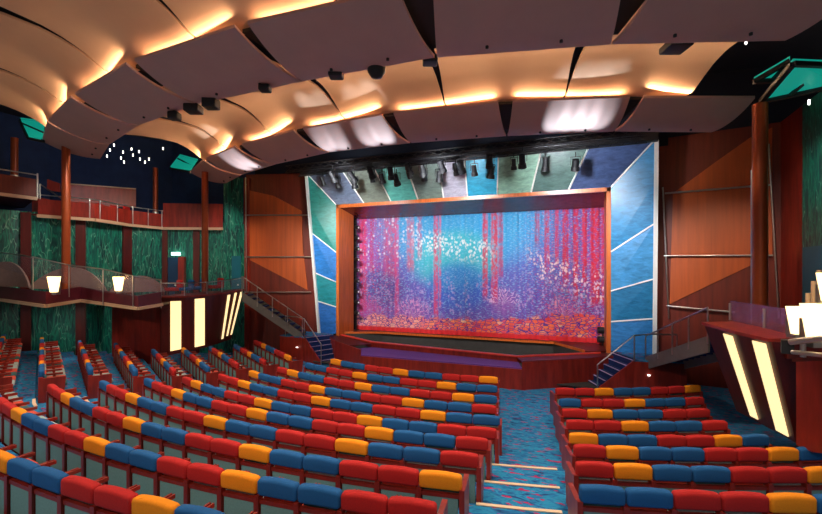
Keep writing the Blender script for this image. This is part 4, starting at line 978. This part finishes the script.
# side ladder lights in the reveal
for i in range(9):
    z = 6.55-.56*i; p = Vector((-5.82, 1.35, z)); t = thing('side_light', p, 'small black side light in the frame reveal, %s from the top' % ORD[i+1], 'stage light', 'side lights in the frame reveal')
    m_ = MB(); m_.tube((-.12, -.05, 0), (.1, -.12, -.03), .1, 12); m_.build('body', 'black', t); m_ = MB(); m_.tube((.1, -.12, -.03), (.11, -.123, -.03), .05, 10); m_.build('lens', 'white_trim', t)
MB().tube((-5.96, 1.38, 1.1), (-5.96, 1.38, 6.95), .035, 8).build('light_ladder', 'black'); tag(bpy.data.objects['light_ladder'], 'thin black upright pole carrying the side lights', 'pole')
for i, (z, l) in enumerate(((1.75, 'black floor light at the curtain end near the azure panels, upper of two'), (1.35, 'black floor light at the curtain end near the azure panels, lower of two'))):
    p = Vector((5.95, 1.2, z)); t = thing('side_light', p, l, 'stage light', 'side lights in the frame reveal'); m_ = MB(); m_.tube((.1, 0, 0), (-.14, -.06, 0), .14, 12); m_.build('body', 'black', t); MB().tube((.05, 0, -.25), (.05, 0, 0), .03, 6).build('stand', 'black', t)

a, b_ = at(112, 300, 19.6), at(160, 300, 18.9); a.z = b_.z = .2
mb = MB(); mb.prism([a, b_, b_+Vector((-.2, .3, 0)), a+Vector((-.2, .3, 0))], 2.7); struct(mb.build('wall_left_lower', 'wood'))
# ------------------------------------------------------------------ lights
def spot(loc, aim, watts, size, col=(1, .9, .78), blend=.6, r=.15, nm='spot'):
    ld = bpy.data.lights.new(nm, 'SPOT'); ld.energy = watts; ld.spot_size = math.radians(size); ld.spot_blend = blend; ld.color = col; ld.shadow_soft_size = r
    o = bpy.data.objects.new(nm, ld); COL.objects.link(o); o.location = loc; d = Vector(aim)-Vector(loc); o.rotation_euler = d.to_track_quat('-Z', 'Y').to_euler(); return o
for x in (-5, 0, 5): spot((x*.9, -8.9, 8.6), (x, 1.8, 3.8), 3100, 48, (1, .94, .92), .9, .2, 'curtain_spot')
# surround
for x in (-4, 0, 4): spot((x, -3.9, 8.0), (x*1.3, 0, 8.1), 800, 95, (.92, .96, 1), .9, .2, 'surround_spot')
spot((-4.5, -6.5, 8.4), (-7.0, 0, 4.5), 1300, 44, (.9, .95, 1), .9, .2, 'surround_spot'); spot((5, -6.5, 8.4), (7.1, 0, 4.5), 1300, 44, (.9, .95, 1), .9, .2, 'surround_spot')
# orange walls
spot((-7, -8.6, 8.5), (-9.8, 0, 4.3), 1500, 38, (1, .8, .58), 1, .1, 'wall_spot'); spot((7.5, -8.2, 8.5), (10, 0, 4.0), 1500, 37, (1, .8, .58), 1, .1, 'wall_spot')
# cool pools on the stage-side band, from unseen spots added in the pit, no fixtures
def onboard(q, s_, t):
    a, c = q[0].lerp(q[1], s_), q[3].lerp(q[2], s_); p = a.lerp(c, t); p.z = lerp(a.z, c.z, 1-(1-t)**2); return p
for x, i_, s_, w_ in ((-3.3, 1, .5, 20000), (-3.1, 1, .74, 22000), (-3.0, 3, .12, 13000), (-2.7, 3, .3, 11000), (-1.4, 3, .68, 12000), (-1.1, 3, .86, 14000), (2.7, 5, .42, 12000), (2.9, 5, .55, 15000), (3.1, 5, .68, 15000), (3.3, 5, .8, 10000)):
    spot((x, -.7, .7), onboard(b2[i_], s_, .42), w_, 5.6, (.72, .88, 1), 1, .05, 'beam')
# house downlights over the seating
for x, y in ((-7, -8), (-2.5, -9.3), (2.5, -9.3), (7, -8)): spot((x, y, 8.7), (x*.9, y-.2, 0), 700, 104, (1, .86, .7), .7, .3, 'house_light')
for x, y in ((-8, -13), (-3, -14), (2, -14), (7, -13)): spot((x, y, 9.6), (x*.95, y+.5, 0), 860, 104, (1, .86, .7), .7, .3, 'house_light')
for x in (-9, -2, 6): spot((x, -22, 8.6), (x*.9-1, -11, .5), 1150, 70, (1, .86, .74), .8, .3, 'rear_fill')  # added unseen spots behind the camera, brightening the seat backs
# stage apron
for x in (-3.5, 3.5): spot((x, -6.6, 8.3), (x, -2.2, .6), 500, 60, (1, .86, .8), .8, .2, 'apron_light')
# left wall wash
for x, y, z in ((-9.5, -6, 8.6), (-10.5, -9, 8.6)): spot((x, y, z), (-15, -5.5, 4.6), 520, 84, (1, .9, .8), .8, .2, 'wall_wash')
spot((-9, -3.5, 8.6), (-12.5, -1.5, 5), 500, 60, (1, .9, .8), .8, .2, 'wall_wash')
for x, y in ((-13.5, -5.5), (-13.5, -8), (-12.0, -3.2)): spot((x, y, 2.85), (x-1.2, y+.2, .8), 60, 130, (1, .9, .8), .8, .15, 'under_balcony_fill')  # added spots without fixtures, brightening the wall below the balcony
spot((9.3, -4.8, 8.2), (11.6, -3, 6), 260, 80, (1, .92, .85), .8, .15, 'wall_wash')  # added fill spot lifting the green wall at right
# added cool fill lifting the navy upper wall, no lamp there
spot((-13.5, -7, 9.8), (-19, -5, 8), 70, 110, (.55, .7, 1), .9, .2, 'navy_fill')

w = bpy.data.worlds.new('World'); SC.world = w; w.use_nodes = True; bg = w.node_tree.nodes['Background']; bg.inputs[0].default_value = (.9, .8, .75, 1); bg.inputs[1].default_value = .17

# ------------------------------------------------------------------ camera
cd = bpy.data.cameras.new('camera'); cd.sensor_width = 36; cd.sensor_fit = 'HORIZONTAL'; cd.lens = FPX/822*36; cd.shift_y = (PY0-257)/822; cd.clip_end = 200
co = bpy.data.objects.new('camera', cd); COL.objects.link(co); co.location = CAM
co.rotation_euler = Matrix((ER, Vector((0, 0, 1)), -EF)).transposed().to_euler()
SC.camera = co
vs = SC.view_settings; vs.view_transform = 'Standard'; vs.look = 'None'; vs.gamma = 1; vs.exposure = 0; vs.use_curve_mapping = False
